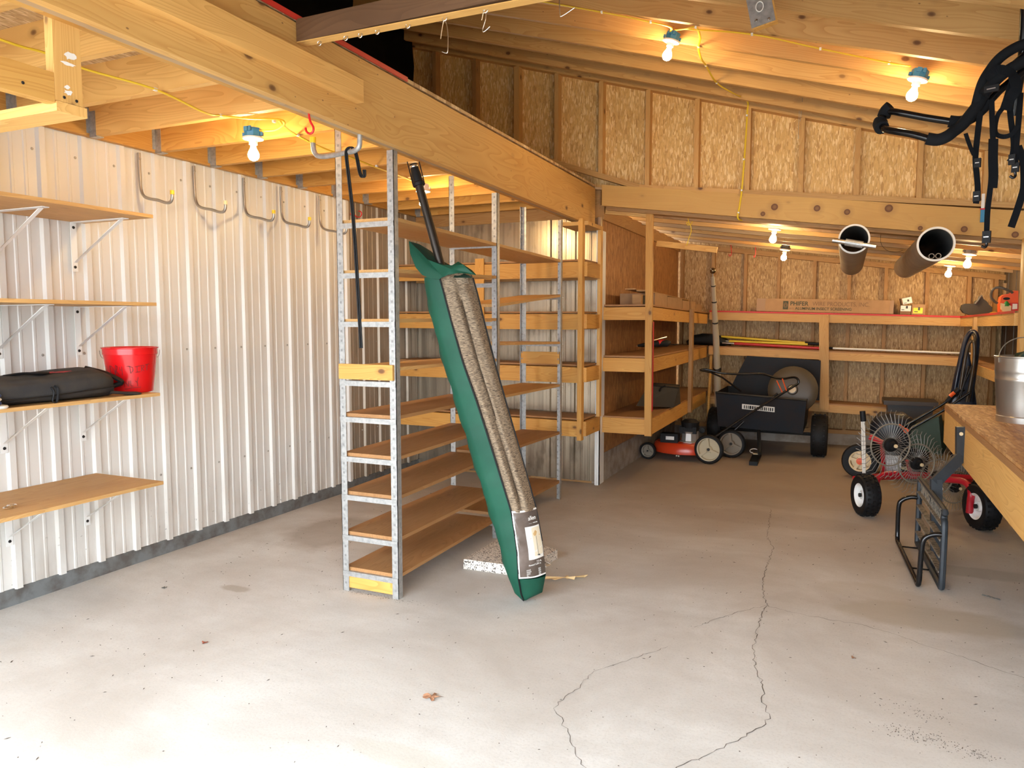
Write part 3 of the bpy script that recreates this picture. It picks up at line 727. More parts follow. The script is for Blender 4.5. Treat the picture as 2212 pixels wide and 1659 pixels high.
# ================================================================= HOOKS
M['hook_steel']=plain('hook_steel',(.40,.385,.36),.3,.75)
def jhook(y,cap,label,x0=-3.968):
    t=empty('wall_hook',(x0,y,2.26),label=label,cat='hook',group='steel J hooks under the ledger')
    m=MB(); m.tube(smoothpts([(x0+.004,y,2.525),(x0+.004,y,2.44),(x0+.006,y,2.37),(x0+.010,y,2.31),(x0+.03,y,2.268),(x0+.075,y,2.247),(x0+.15,y,2.232),(x0+.215,y,2.213),(x0+.25,y,2.214),(x0+.268,y,2.235),(x0+.270,y,2.268)],4),.0095,10)
    m.build('hook_rod',M['hook_steel'],t,smooth=True)
    MB().lathe([(.0,0),(.0125,.0),(.0125,.024),(0,.026)],Matrix.Translation((x0+.270,y,2.258)),12).build('end_cap',M[cap],t,smooth=True)
    MB().lathe([(.008,0),(.006,.004),(0,.005)],Matrix.Translation((x0+.012,y,2.49))@Matrix.Rotation(PI/2,4,'Y'),8).build('screw',M['screw'],t)
M['pale_cap']=plain('pale_cap',(.80,.68,.40),.45)
for y,c,l in((3.303,'yellow_cap','steel J hook with bright yellow cap, nearest the wall shelves'),(3.722,'pale_cap','steel J hook with faded cap, second from the wall shelves'),(4.169,'yellow_cap','steel J hook with worn yellow cap, middle of the five wall hooks'),(4.553,'yellow_cap','steel J hook with yellow cap, just left of the steel shelving'),(5.01,'pale_cap','steel J hook partly behind the steel shelving upright, farthest wall hook')): jhook(y,c,l)
t=empty('hanging_hook',(-2.25,3.1,2.36),label='thick steel U hook with yellow cap hanging under the loft beam',cat='hook')
m=MB(); m.tube(smoothpts([(-2.144,3.02,2.403),(-2.145,3.02,2.364),(-2.151,3.02,2.33),(-2.188,3.03,2.318),(-2.254,3.05,2.32),(-2.339,3.07,2.32),(-2.411,3.09,2.324),(-2.462,3.1,2.335),(-2.481,3.1,2.362),(-2.486,3.1,2.401)],4),.0125,12); m.build('hook_rod',M['galv'],t,smooth=True)
MB().lathe([(0,0),(.0155,0),(.0155,.028),(0,.03)],Matrix.Translation((-2.486,3.1,2.399)),14).build('end_cap',M['yellow_cap'],t,smooth=True)
def redhook(pts,label,r=.0048):
    m=MB(); m.tube(smoothpts(pts,4),r,8); m.build('red_hook',M['red_hook'],smooth=True,label=label,cat='hook',group='red coated screw hooks')
redhook([(-2.135,2.64,2.403),(-2.134,2.64,2.378),(-2.127,2.64,2.354),(-2.113,2.64,2.331),(-2.116,2.64,2.312),(-2.133,2.64,2.306),(-2.15,2.64,2.317),(-2.155,2.64,2.333)],'red screw hook hanging from the near underside of the loft beam')
redhook([(-3.94,5.393,2.429),(-3.94,5.44,2.432),(-3.94,5.48,2.417),(-3.94,5.527,2.419),(-3.94,5.556,2.446),(-3.94,5.543,2.469),(-3.94,5.515,2.469)],'small red hook on the white wall behind the steel upright')
redhook([(-1.279,9.2,2.408),(-1.271,9.2,2.321),(-1.276,9.2,2.289),(-1.291,9.2,2.278),(-1.303,9.2,2.301)],'thin red hook hanging at the left back of the lean-to ceiling',.004)
redhook([(-1,9.2,2.37),(-0.998,9.2,2.295),(-1.007,9.2,2.252),(-1.018,9.2,2.274)],'thin red hook hanging deep in the lean-to, right of its twin',.004)
t=empty('hooked_strap',(-2.25,3.06,1.37),label='long black double rubber strap draped over the hanging steel hook',cat='strap')
for o in(-.0045,.0045):
    m=MB(); P=smoothpts([(-2.157,3.02,1.373),(-2.163,3.02,1.49),(-2.178,3.02,1.803),(-2.2,3.03,2.026),(-2.218,3.03,2.181),(-2.23,3.03,2.281),(-2.231,3.03,2.318),(-2.22,3.03,2.334),(-2.199,3.03,2.335),(-2.187,3.04,2.316),(-2.175,3.04,2.278),(-2.165,3.04,2.227),(-2.152,3.04,2.197),(-2.136,3.04,2.198),(-2.136,3.04,2.227)],4)
    m.tube([p+V((.913*o,.408*o,0)) for p in P],.0046,8); m.build('strap_strand',M['black'],t,smooth=True)

# ================================================================= RED BUCKET
bc=V((-3.584,2.903,1.115)); bc=V((bc.x-.03,bc.y,1.1145))
t=empty('bucket',bc,label='red plastic bucket with black handwriting on the third wall shelf',cat='bucket')
RB,RT,HB=.110,.138,.247
M['red_plastic']=plain('red_plastic',(.62,.006,.008),.22)
m=MB(); T=Matrix.Translation(bc)
m.lathe([(0,.004),(RB-.004,.0),(RB,.004),(RB+(RT-RB)*.84,.84*HB),(RT*.995,.845*HB),(RT*.998,.97*HB),(RT+.005,.975*HB),(RT+.006,HB),(RT-.001,HB+.001),(RT-.004,.98*HB),(RB-.006,.008),(0,.008)],T,48)
m.build('pail',M['red_plastic'],t,smooth=True,angle=30)
rad=lambda v:RB+(RT-RB)*v+.0008
cdir=V((-bc.x,-bc.y,0)).normalized(); rdir=V((-cdir.y,cdir.x,0)); rdir=-rdir if rdir.dot(V((.913,.408,0)))<0 else rdir
def bp(cx,cy):
    v=(1335-cy)/1035; u=max(-.97,min(.97,(cx-862)/(575+80*v)))
    return bc+rdir*(rad(v)*u)+cdir*(rad(v)*math.sqrt(1-u*u))+V((0,0,v*HB))
for k,st in enumerate([[(370,700),(375,850),(430,965)],[(372,705),(405,712),(480,820),(490,920),(430,970)],
 [(500,700),(505,890)],[(500,692),(545,720),(535,790),(505,812),(580,910)],[(592,730),(602,800),(642,800)],[(650,720),(655,920)],
 [(760,718),(830,716)],[(838,712),(850,880)],[(800,716),(900,745),(915,810),(860,875)],[(1010,720),(1010,860)],[(970,862),(1085,850)],[(955,735),(1095,710)],
 [(1112,720),(1118,840)],[(1105,712),(1160,702),(1178,735),(1130,785),(1180,830)],[(1200,695),(1305,680)],[(1250,690),(1240,825)],
 [(590,1015),(545,1040),(530,1100),(550,1170),(600,1190),(645,1150),(655,1080),(630,1025),(590,1015)],[(690,1190),(700,1060),(790,1180),(800,1050)],[(840,1050),(846,1170),(905,1170)],[(955,1050),(1000,1092),(1035,975)],[(1008,1092),(1015,1180)],[(690,1240),(850,1212),(1090,1205)]]):
    P=[]
    for a,b in zip(st,st[1:]):
        for i in range(5): P.append(bp(a[0]+(b[0]-a[0])*i/5,a[1]+(b[1]-a[1])*i/5))
    P.append(bp(*st[-1])); m=MB(); m.tube(P,.0011,5); m.build('handwriting',M['hole'],t)
m=MB(); hh=bc+V((0,0,HB*.93)); P=[]
for i in range(25):
    a=PI*i/24; s=math.cos(a); P.append(hh+rdir*((RT+.010)*s*(1+.04*math.sin(a)))+(-cdir)*0+V((0,0,0))+cdir*(-.14*math.sin(a))+V((0,0,-.045*math.sin(min(1,6*min(i,24-i)/24)*PI/2)+.045*0)))
m.tube(P,.0018,6); m.build('wire_handle',M['screw'],t,smooth=True)

# ================================================================= BLACK BAG on the shelf
def blob(name,rows,mat,parent=None,n=20,seed=1,amp=.006,sub=1,**k):
    """rows: (centre, halfwidth-vec, halfheight-vec) superellipse sections"""
    r=random.Random(seed); m=MB(); rings=[]
    for c,a,b in rows:
        c,a,b=V(c),V(a),V(b); ring=[]
        for j in range(n):
            th=2*PI*j/n; ca,sa=math.cos(th),math.sin(th)
            p=c+a*(abs(ca)**.6*(1 if ca>0 else -1))+b*(abs(sa)**.6*(1 if sa>0 else -1))+V((r.uniform(-amp,amp),r.uniform(-amp,amp),r.uniform(-amp,amp)))
            ring.append(m.bm.verts.new(p))
        rings.append(ring)
    for A,B in zip(rings,rings[1:]):
        for j in range(n): m.bm.faces.new((A[j],A[(j+1)%n],B[(j+1)%n],B[j]))
    m.bm.faces.new(rings[0][::-1]); m.bm.faces.new(rings[-1])
    if sub: bmesh.ops.subdivide_edges(m.bm,edges=m.bm.edges[:],cuts=sub,use_grid_fill=True,smooth=1.0)
    return m.build(name,mat,parent,smooth=True,angle=70,**k)
M['bag_cloth']=plain('black_bag_cloth',(.022,.021,.022),.75,var=.0,scale=9,c2=(.038,.033,.028),bump=.25)
t=empty('tool_bag',(-3.62,2.3,1.115),label='long dusty black cloth bag with faded red mark lying on the third shelf',cat='bag')
zs=1.115; rows=[]
for y,w,h in((1.2,.12,.05),(1.5,.15,.065),(1.8,.155,.068),(2.0,.155,.066),(2.2,.155,.064),(2.35,.155,.067),(2.5,.155,.072),(2.62,.145,.074),(2.69,.12,.06),(2.72,.08,.035)):
    rows.append(((-3.60,y,zs+h),(w,0,.0),(0,.0,h)))
bagm=blob('bag_body',rows,M['bag_cloth'],t,28,4,.004)
m=MB(); m.tube(smoothpts([(-3.442,1.25,1.15),(-3.443,1.7,1.155),(-3.443,2.1,1.145),(-3.444,2.33,1.15),(-3.445,2.62,1.165),(-3.47,2.69,1.17)],5),.0035,6); m.build('zip_seam',M['black'],t)
m=MB(); m.tube(smoothpts([(-3.444,2.33,1.19),(-3.442,2.34,1.165),(-3.44,2.33,1.125),(-3.44,2.35,1.12),(-3.441,2.36,1.18),(-3.444,2.345,1.195)],4),.004,6,flat=1.6); m.build('buckle_strap',M['black'],t)
m=MB(); m.tube(smoothpts([(-3.60,2.62,1.262),(-3.54,2.68,1.235),(-3.50,2.73,1.20),(-3.49,2.745,1.18),(-3.51,2.71,1.165)],4),.012,8,flat=2.2); m.build('shoulder_strap',M['black'],t,smooth=True)
m=MB(); m.tube(smoothpts([(-3.50,2.68,1.135),(-3.46,2.75,1.125),(-3.45,2.79,1.122),(-3.47,2.81,1.120),(-3.50,2.77,1.122)],4),.008,8,flat=3.5); m.build('loose_strap',M['bag_cloth'],t,smooth=True)
m=MB(); m.tube(smoothpts([(-3.62,2.22,1.245),(-3.56,2.27,1.256),(-3.50,2.32,1.255),(-3.53,2.36,1.256),(-3.60,2.30,1.25)],4),.006,8,flat=2.4); m.build('carry_strap',M['black'],t,smooth=True)
M['faded_red']=plain('faded_red_print',(.35,.03,.04),.7)
m=MB()
r=random.Random(2)
for i in range(7):
    y=2.30+.027*i; x=-3.535+.010*r.uniform(-1,1); m._add([(x-.02,y,1.2555),(x+.012,y-.012,1.253),(x+.03,y+.03,1.2525),(x-.006,y+.035,1.2575)],[(0,1,2,3)])
m.build('red_print',M['faded_red'],t)
M['navy']=plain('navy_cloth',(.02,.06,.20),.6)
for k,(mt,dy,nm) in enumerate((('white_plastic',.035,'white_pad'),('navy',.0,'blue_pad'),('white_plastic',.0,'white_pad'),('navy',.0,'blue_pad'))):
    m=MB(); T=Matrix.Translation((-3.44,2.03+dy*.8,1.115+.017*k)); m.lathe([(0,0),(.05,.0),(.058,.006),(.055,.014),(.04,.0165),(0,.0165)],T,24); m.build(nm,M[mt],None,smooth=True,label=('lowest white','lower blue','upper white','topmost blue')[k]+' rounded pad in the small stack at the left end of the third shelf',cat='pad',group='rounded pads on the third shelf')
rc=V((-3.579,2.184,0.624)); m=MB()
m.tube([rc+V((.020*math.cos(a),.020*math.sin(a),.004)) for a in[2*PI*i/20 for i in range(20)]],.0035,6,closed=True)
m.tube([rc+V((.006+.018*math.cos(a),.012+.018*math.sin(a),.012)) for a in[2*PI*i/20 for i in range(20)]],.0035,6,closed=True)
m.build('metal_ring',M['chrome'],None,smooth=True,label='small coiled metal ring on the lowest wall shelf',cat='ring')

# ================================================================= UMBRELLA IN ITS BAG
P0=lambda z:V((-1.5-.275*z,3.62-.0515*z,z))
e1=V((.913,.408,0)); e2=V((.408,-.913,0))
t=empty('patio_umbrella',(-1.5,3.62,0),label='folded patio umbrella in a green and mesh bag leaning on the loft beam',cat='umbrella')
TB=[(.012,-.055,-.043,-.02),(.05,-.085,-.045,.07),(.142,-.098,-.034,.113),(.30,-.098,.0,.140),(.497,-.103,.025,.158),(.70,-.112,.018,.157),(.901,-.120,.010,.154),(1.10,-.127,.0,.151),(1.279,-.132,-.015,.149),(1.50,-.130,-.018,.152),(1.66,-.122,-.016,.156),(1.735,-.112,-.016,.154)]
def lerpT(z):
    for a,b in zip(TB,TB[1:]):
        if a[0]<=z<=b[0]:
            k=(z-a[0])/(b[0]-a[0]); return [a[i]+(b[i]-a[i])*k for i in range(1,4)]
    return list((TB[0] if z<TB[0][0] else TB[-1])[1:])
def dep(z): return .35+.65*min(1,max(0,(z-.01)/.16))
M['bag_green']=plain('green_bag_cloth',(.006,.062,.036),.6,scale=4,c2=(.008,.08,.046),spec=.3)
def fabric():
    q=NT('woven_canopy_fabric'); v=q.obj(False)
    w=q.node('ShaderNodeTexWave'); w.bands_direction='Z'; q.l.new(v,w.inputs['Vector']); w.inputs['Scale'].default_value=75; w.inputs['Distortion'].default_value=2.5; w.inputs['Detail'].default_value=2; w.inputs['Detail Scale'].default_value=3
    n=q.noise(q.mapping(v,(55,55,520)),1,2,.6)
    c=q.mix(q.ramp(n,[(.38,0.0),(.62,1.0)]),(.065,.045,.03),(.42,.31,.20)); c=q.mix(q.math('MULTIPLY',w.outputs[0],.35),c,(.08,.055,.035))
    return q.done(c,.85)
M['canopy']=fabric()
m=MB(); zs_=[.012,.03,.05,.09,.142]+[.142+(1.735-.142)*i/44 for i in range(1,45)]; rings=[]; r=random.Random(12)
for z in zs_:
    l,s,rr=lerpT(z); d=dep(z); c=P0(z); wob=.004*math.sin(z*23)+.003*math.sin(z*51)
    sec=[(s,.088*d),(l*.62+s*.38,.078*d+wob),(l*.9+s*.1,.045*d+wob),(l+wob,0),(l*.93,-.05*d),(l*.6,-.085*d),(0,-.098*d),(rr*.6,-.085*d),(rr*.95,-.045*d),(rr,.0)]
    if z<=.142: sec+=[(rr*.97+s*.03,.035*d),(rr*.7+s*.3,.07*d),(rr*.4+s*.6,.088*d)]
    rings.append([m.bm.verts.new(c+e1*a+e2*b) for a,b in sec])
for i in range(len(rings)-1):
    A,B=rings[i],rings[i+1]; n=min(len(A),len(B)); full=len(A)==len(B)==13
    for j in range(n-1 if not full else 13): m.bm.faces.new((A[j],A[(j+1)%len(A)],B[(j+1)%len(B)],B[j]))
m.bm.faces.new(rings[0])
m.build('bag_cover',M['bag_green'],t,smooth=True,angle=60)
# canopy seen through the mesh front: three rolled lobes
def strip(z0,z1,fn,nz,nu,name,mat,par=t,mats=None):
    m=MB(); g=[]
    for i in range(nz+1):
        z=z0+(z1-z0)*i/nz; g.append([m.bm.verts.new(fn(z,j/nu)) for j in range(nu+1)])
    for i in range(nz):
        for j in range(nu): m.bm.faces.new((g[i][j],g[i][j+1],g[i+1][j+1],g[i+1][j]))
    return m.build(name,mat,par,smooth=True,angle=70)
def fcan(z,u):
    l,s,rr=lerpT(z); d=dep(z); x=s+.003+(rr-s-.004)*u
    k=.35+.12*math.sin(z*1.2); bulge=.088*(1-u)**.6*d if u<1 else 0
    base=.088*d*(1-u**2.2)
    if z<1.66: f=.020*abs(math.sin(PI*min(1,u/k)))-.018*math.exp(-((u-k)/.035)**2) if u<k else .026*math.sin(PI*(u-k)/(1-k))**.6*1
    else: f=.01*math.sin(PI*u)
    f+=.004*math.sin(u*17+z*5)
    return P0(z)+e1*x+e2*(base+f-.004)
strip(.50,1.755,fcan,60,26,'canopy',M['canopy'])
def fold(z,u):
    l,s,rr=lerpT(min(z,1.735)); x=s+.03+(rr-s-.055)*(.18+.8*u)
    return P0(z)+e1*x+e2*(.060+.016*math.sin(PI*u)-.02*abs(z-1.72))
strip(1.70,1.79,fold,6,12,'canopy_fold',M['canopy'])
def label(z,u):
    l,s,rr=lerpT(z); d=dep(z); x=s+(rr-s)*u
    return P0(z)+e1*x+e2*(.090*d*(1-u**2.4)+.006+.002*math.sin(z*60+u*9))
M['clear_brown']=plain('glossy_brown_label',(.10,.075,.06),.12,scale=6,c2=(.17,.13,.11))
strip(.150,.505,label,24,12,'label_pocket',M['clear_brown'])
off=lambda f,o:(lambda z,u:f(z,u)+e2*o)
def band(z0,z1,u0,u1,mat,name,o=.0014,nz=6,nu=6): strip(z0,z1,lambda z,u:label(z,u0+(u1-u0)*u)+e2*o,nz,nu,name,mat)
M['paper']=plain('white_paper',(.85,.82,.76),.5); M['tan_print']=plain('tan_print',(.66,.42,.18),.6); M['ink']=plain('dark_ink',(.05,.05,.05),.6); M['cream_print']=plain('cream_print',(.80,.70,.52),.6)
band(.498,.507,0,1,M['paper'],'label_border',nu=10); band(.148,.156,0,1,M['paper'],'label_border',nu=10); band(.150,.505,0,.05,M['paper'],'label_border',nz=20)
band(.245,.418,.42,.98,M['paper'],'label_picture',.002); band(.26,.41,.66,.97,M['cream_print'],'label_picture_ground',.0026)
m=MB()
for a,b,c_ in(((.395,.80),(.352,.55),(.362,.97)),): m._add([label(z,u)+e2*.0036 for z,u in(a,b,(.366,.75),c_)],[(0,1,2,3)])
m.build('picture_canopy',M['tan_print'],t)
m=MB(); m.tube([label(.365,.80)+e2*.004,label(.32,.79)+e2*.004,label(.262,.80)+e2*.004],.001,5); m.lathe([(0,0),(.009,0),(.007,.004),(0,.004)],Matrix.Translation(label(.262,.80)+e2*.004),10); m.build('picture_pole',M['ink'],t)
tz=P0(1)-P0(0); upv=tz.normalized()
def tx(s,z,u,size,mat='paper',**k):
    p=label(z,u)+e2*.004; xx=e1; n=e2.normalized(); R=Matrix((xx,upv,xx.cross(upv))).transposed().to_4x4(); R.translation=p
    return text('label_text',s,size,M[mat],t,R@Matrix.Rotation(.35,4,'Y'),.0002,**k)
tx('allen',.452,.60,.032,sx=.8); tx('umbrella',.434,.76,.008)
for i in range(3): tx('-----',.432-.0*i,.60,.012)
tx('7.5 ft',.228,.70,.014); tx('Parasol 2.29 m',.212,.40,.0125)
r=random.Random(4)
for i in range(5): tx('|||||||||||'[:r.randint(8,11)],.190-.010*i,.30,.008,sx=1.4); 
for i in range(4): tx('||||||',.190-.010*i,.74,.008,sx=1.2)
m=MB(); m.tube([P0(z)+e1*(lerpT(z)[1]-.001)+e2*(.089*dep(z)+.004) for z in zs_],.0042,6); m.build('piping',M['black'],t)
m=MB(); m.tube([P0(z)+e1*(lerpT(z)[2])+e2*(.004) for z in zs_ if z>.3],.0036,6); m.build('piping',M['black'],t)
# open top: collar flaps
def sheet(name,outline,mat,par=t,th=.003,**k):
    m=MB(); c=sum((V(p) for p in outline),V((0,0,0)))/len(outline)
    n=len(outline); cv=m.bm.verts.new(c+e2*.012); vs=[m.bm.verts.new(V(p)) for p in outline]
    for i in range(n): m.bm.faces.new((cv,vs[i],vs[(i+1)%n]))
    bmesh.ops.subdivide_edges(m.bm,edges=m.bm.edges[:],cuts=1,use_grid_fill=True,smooth=.6)
    ret=bmesh.ops.solidify(m.bm,geom=m.bm.faces[:],thickness=th)
    return m.build(name,mat,par,smooth=True,angle=50,**k)
M['bag_inside']=plain('dark_green_lining',(.008,.03,.018),.7)
sheet('bag_mouth',[(-2.175,3.5,1.933),(-2.126,3.52,1.918),(-2.072,3.55,1.881),(-2.026,3.57,1.834),(-1.961,3.58,1.8),(-1.885,3.57,1.756),(-1.804,3.52,1.731),(-1.937,3.46,1.731),(-2.006,3.46,1.762),(-2.097,3.47,1.834)],M['bag_inside'])
sheet('bag_flap',[(-2.153,3.46,1.933),(-2.126,3.43,1.861),(-2.081,3.41,1.785),(-2.036,3.4,1.745),(-1.986,3.4,1.725),(-1.936,3.4,1.719),(-1.909,3.4,1.735),(-1.947,3.41,1.769),(-2.016,3.43,1.823),(-2.093,3.45,1.886)],M['bag_green'])
sheet('bag_collar',[(-2.016,3.43,1.821),(-1.961,3.43,1.797),(-1.878,3.43,1.79),(-1.811,3.43,1.793),(-1.779,3.43,1.768),(-1.752,3.44,1.745),(-1.827,3.41,1.75),(-1.881,3.4,1.741),(-1.906,3.39,1.729),(-1.952,3.41,1.767)],M['bag_green'])
sheet('bag_corner',[(-1.891,3.53,1.817),(-1.834,3.5,1.791),(-1.783,3.48,1.764),(-1.746,3.45,1.74),(-1.816,3.44,1.751),(-1.925,3.5,1.789)],M['bag_green'])
# pole
M['pole_dark']=plain('dark_bronze_pole',(.035,.028,.022),.35,.6)
m=MB(); m.tube([P0(1.70),P0(2.23)],.0225,20); m.build('pole',M['pole_dark'],t,smooth=True)
m=MB(); ax=P0(2.24)-P0(2.2); Mp=frame(P0(2.225),P0(2.4),(0,1,0))@Matrix.Rotation(PI/2,4,'Y')
m.lathe([(.0,0),(.031,0),(.034,.006),(.034,.016),(.028,.022),(.027,.060),(.023,.085),(.021,.12),(.0,.12)],Mp,20); m.build('runner_collar',M['black'],t,smooth=True)
m=MB(); m.lathe([(.0225,0),(.0235,.002),(.0235,.010),(.0225,.012)],Matrix.Translation(0*V((1,0,0)))@Mp@Matrix.Translation((0,0,.10)),16); m.build('pole_ring',M['zinc'],t,smooth=True)
for s in(-1,1): m=MB(); q=P0(2.235)+e1*(.032*s)-e2*.0; m.tube([q,q+V((-.275*.12,0,.12)) ],.003,6); m.build('rib_rod',M['black'],t)

# ================================================================= PAVER with ring handle
def granite():
    q=NT('speckled_paver'); v=q.obj(False); n=q.vor(v,170,out='Color'); s=q.sep(n)
    c=q.ramp(s[0],[(0.0,(.10,.09,.08)),(.2,(.12,.10,.09)),(.22,(.62,.55,.47)),(.6,(.72,.65,.56)),(1.0,(.80,.75,.68))]); return q.done(c,.7)
t=empty('stone_slab',(-1.85,4.2,0),label='speckled granite paver base lying on the floor behind the green bag',cat='paver')
Q=[(-2.082,3.93,0.062),(-1.804,3.939,0.062),(-1.628,4.346,0.062),(-2.069,4.488,0.062)]
M['granite']=granite()
Q=[V(Q[0]),V(Q[0])+(V(Q[1])-V(Q[0]))*1.45,V(Q[2]),V(Q[3])]
m=MB(); m.hexa([(p.x,p.y,.0) for p in Q]+[(p.x,p.y,.06) for p in Q]); m.build('slab',M['granite'],t,bevel=.006)
hm=(Q[1]+Q[2])/2; dv=(Q[2]-Q[1]).normalized(); nv=V((dv.y,-dv.x,0))
m=MB(); m.tube([V((hm.x,hm.y,.035))-dv*.03,V((hm.x,hm.y,.02))-dv*.03+nv*.045,V((hm.x,hm.y,.02))+dv*.03+nv*.045,V((hm.x,hm.y,.035))+dv*.03],.004,8); m.build('handle',M['zinc'],t,smooth=True)

# ================================================================= FLOOR LITTER
def leaf(p,s,rz,mat,name,label,cat='leaf',lobes=5,group=None,el=1.0):
    m=MB(); n=26; r=random.Random(int(s*1e5)+lobes); c=m.bm.verts.new((0,0,.008*s/.04)); vs=[]
    for i in range(n):
        a=2*PI*i/n; R=s*(.62+.30*math.cos(lobes*a)+r.uniform(-.14,.14)); vs.append(m.bm.verts.new((R*math.cos(a)*el,R*math.sin(a)/el,r.uniform(.001,.012)*s/.04)))
    for i in range(n): m.bm.faces.new((c,vs[i],vs[(i+1)%n]))
    T=Matrix.Translation(p)@Matrix.Rotation(rz,4,'Z')
    for v in m.bm.verts: v.co=T@v.co
    return m.build(name,mat,None,label=label,cat=cat,group=group)
M['leaf']=plain('dry_leaf',(.34,.17,.09),.8,scale=60,c2=(.22,.10,.05)); M['leaf_red']=plain('red_leaf',(.24,.06,.03),.8); M['husk']=plain('tan_husk',(.66,.46,.22),.75); M['leaf_grey']=plain('grey_leaf',(.10,.10,.09),.8)
leaf((-1.464,2.485,0.001),.040,.3,M['leaf'],'dry_leaf','large crumpled tan oak leaf on the pale floor, left of centre',el=1.25)
leaf((-2.696,2.496,0.001),.018,.8,M['leaf_red'],'dry_leaf','tiny dark red leaf on the floor left of the crumpled leaf',lobes=3)
leaf((0.078,3.567,0.001),.016,2.0,M['leaf'],'dry_leaf','tiny brown leaf below the black steel rack',lobes=3,el=1.2)
leaf((-1.446,4,0.001),.075,.62,M['husk'],'corn_husk','long tan dry husk lying right of the green bag tip',cat='husk',lobes=2,el=1.9)
leaf((-3.471,2.944,0.001),.018,1.0,M['leaf_grey'],'dry_leaf','small dark shrivelled leaf near the base of the white wall',lobes=4)
leaf((0.774,4.672,0.001),.028,-.6,M['leaf_grey'],'wood_chip','dark sliver of bark on the floor right of the black rack',cat='bark',lobes=2,el=1.9)
m=MB(); r=random.Random(21)
for i in range(900):
    x=r.uniform(-3.6,1.1); y=r.uniform(1.3,6.2)
    if abs(x+2.35)<.25 and 3.2<y<6: continue
    s=r.uniform(.0012,.0042); a=r.uniform(0,PI); l=s*r.choice((1,1,1.5,3))
    dx,dy=V((math.cos(a)*l,math.sin(a)*l)),V((-math.sin(a)*s*.7,math.cos(a)*s*.7))
    m._add([(x+dx[0],y+dx[1],.0015),(x+dy[0],y+dy[1],.0015),(x-dx[0],y-dx[1],.0015),(x-dy[0],y-dy[1],.0015),(x,y,.0035)],[(0,1,4),(1,2,4),(2,3,4),(3,0,4)])
for (cx,cy,sx,sy,n) in((.283,2.97,.06,.03,160),(.44,2.93,.05,.02,90),(-2.30,3.33,.14,.015,160),(.30,3.15,.06,.03,60)):
    for i in range(n):
        x=cx+r.gauss(0,sx);y=cy+r.gauss(0,sy);s=r.uniform(.001,.003)
        m._add([(x+s,y,.0015),(x,y+s,.0015),(x-s,y,.0015),(x,y-s,.0015),(x,y,.003)],[(0,1,4),(1,2,4),(2,3,4),(3,0,4)])
m.build('grit',plain('dark_grit',(.09,.07,.055),.9),None,kind='stuff',label='dark grit and crumbs scattered over the concrete floor',cat='debris')

# ================================================================= SMALL THINGS ON THE LEAN-TO SHELVES
M['card']=plain('cardboard',(.42,.25,.125),.8,scale=12,c2=(.37,.215,.105)); M['card_dark']=plain('cardboard_dark',(.22,.12,.06),.8)
M['print_green']=plain('printed_dark_green',(.055,.06,.035),.7); M['print_brown']=plain('printed_brown',(.20,.115,.06),.7)
M['dark_metal']=plain('dark_metal',(.03,.03,.03),.4,.5); M['label_yellow']=plain('yellow_label',(.85,.75,.05),.5); M['label_white']=plain('white_label',(.8,.78,.74),.5)
# long printed carton
def S9(x): return 1.640-.0289*(x+1.56)      # top of the far shelf
t=empty('long_carton',(-.25,9.68,S9(-.25)+.008),label='long printed brown carton lying on the far red-edged shelf',cat='carton')
a=math.atan(-.0289); T=Matrix.Translation((-1.015,9.60,S9(-1.015)+.009))@Matrix.Rotation(-a,4,'Y')
m=MB(); m.box((0,0,0),(1.50,.17,.155),T); m.build('carton_body',M['card'],t,M=T,bevel=.003)
m=MB(); m.box((.0,-.0012,.001),(.10,0,.154),T); m.box((1.46,-.0012,.001),(1.5,0,.154),T); m.build('carton_tape',plain('carton_tape',(.36,.21,.10),.5),t)
RX=T@Matrix.Rotation(PI/2,4,'X')
def ct(s,x,z,size,mat,bold=0,sx=1): return text('printed_word',s,size,mat,t,RX@Matrix.Translation((x,z,.002)),.0003,bold=bold,sx=sx)
ct('PHIFER',.385,.078,.068,M['print_green'],.0016,.98); ct('WIRE PRODUCTS, INC.',.635,.078,.068,M['print_brown'],0,.88)
ct('ALUMINUM INSECT SCREENING',.445,.028,.044,M['print_green'],.0008,.98); ct('BRITE',.375,.03,.028,M['print_brown'],0,.8)
m=MB(); m.box((.305,-.0016,.028),(.365,-.0006,.128),T); m.build('emblem',M['print_green'],t)
m=MB(); 
for rr_ in(.020,.011): m.tube([T@V((.335+rr_*math.cos(q),-.0022,.078+1.5*rr_*math.sin(q))) for q in[2*PI*i/18 for i in range(18)]],.0022,5,closed=True)
m.build('emblem_ring',M['card'],t)
def carton(name,x,z,w,h,d,rz,ry,lab,label,body='card',y=9.58):
    t=empty(name,(x,y,z),label=label,cat='box'); T=Matrix.Translation((x,y,z))@Matrix.Rotation(rz,4,'Z')@Matrix.Rotation(ry,4,'Y')
    m=MB(); m.box((0,0,0),(w,d,h),T); m.build('box_body',M[body],t,M=T,bevel=.002)
    if lab:
        (u0,v0,u1,v1,mt)=lab; m=MB(); m.box((w*u0,-.001,h*v0),(w*u1,0,h*v1),T); m.build('box_label',M[mt],t)
        m=MB(); m.box((w*(u0+.08),-.0016,h*(v0+.12)),(w*(u0+.35),-.001,h*(v0+.2)),T); m.box((w*(u0+.5*(u1-u0)),-.0016,h*(v0+.3)),(w*(u0+.7*(u1-u0)),-.001,h*(v0+.6)),T); m.build('label_print',M['ink'],t)
carton('small_carton',.552,S9(.55)+.009,.108,.10,.14,0,.03,(.02,.35,.98,.98,'label_white'),'small carton with white label on the far shelf, right of the long carton','card_dark')
carton('small_carton',.666,S9(.67)+.009,.135,.115,.14,0,.03,(.12,.12,.82,.66,'label_yellow'),'small brown carton with a yellow label on the far shelf')
carton('small_carton',.572,S9(.6)+.112,.11,.078,.11,.1,-.22,(.1,.05,.98,.95,'label_white'),'tilted small box with white printed face lying on the other two small cartons','card_dark',9.60)
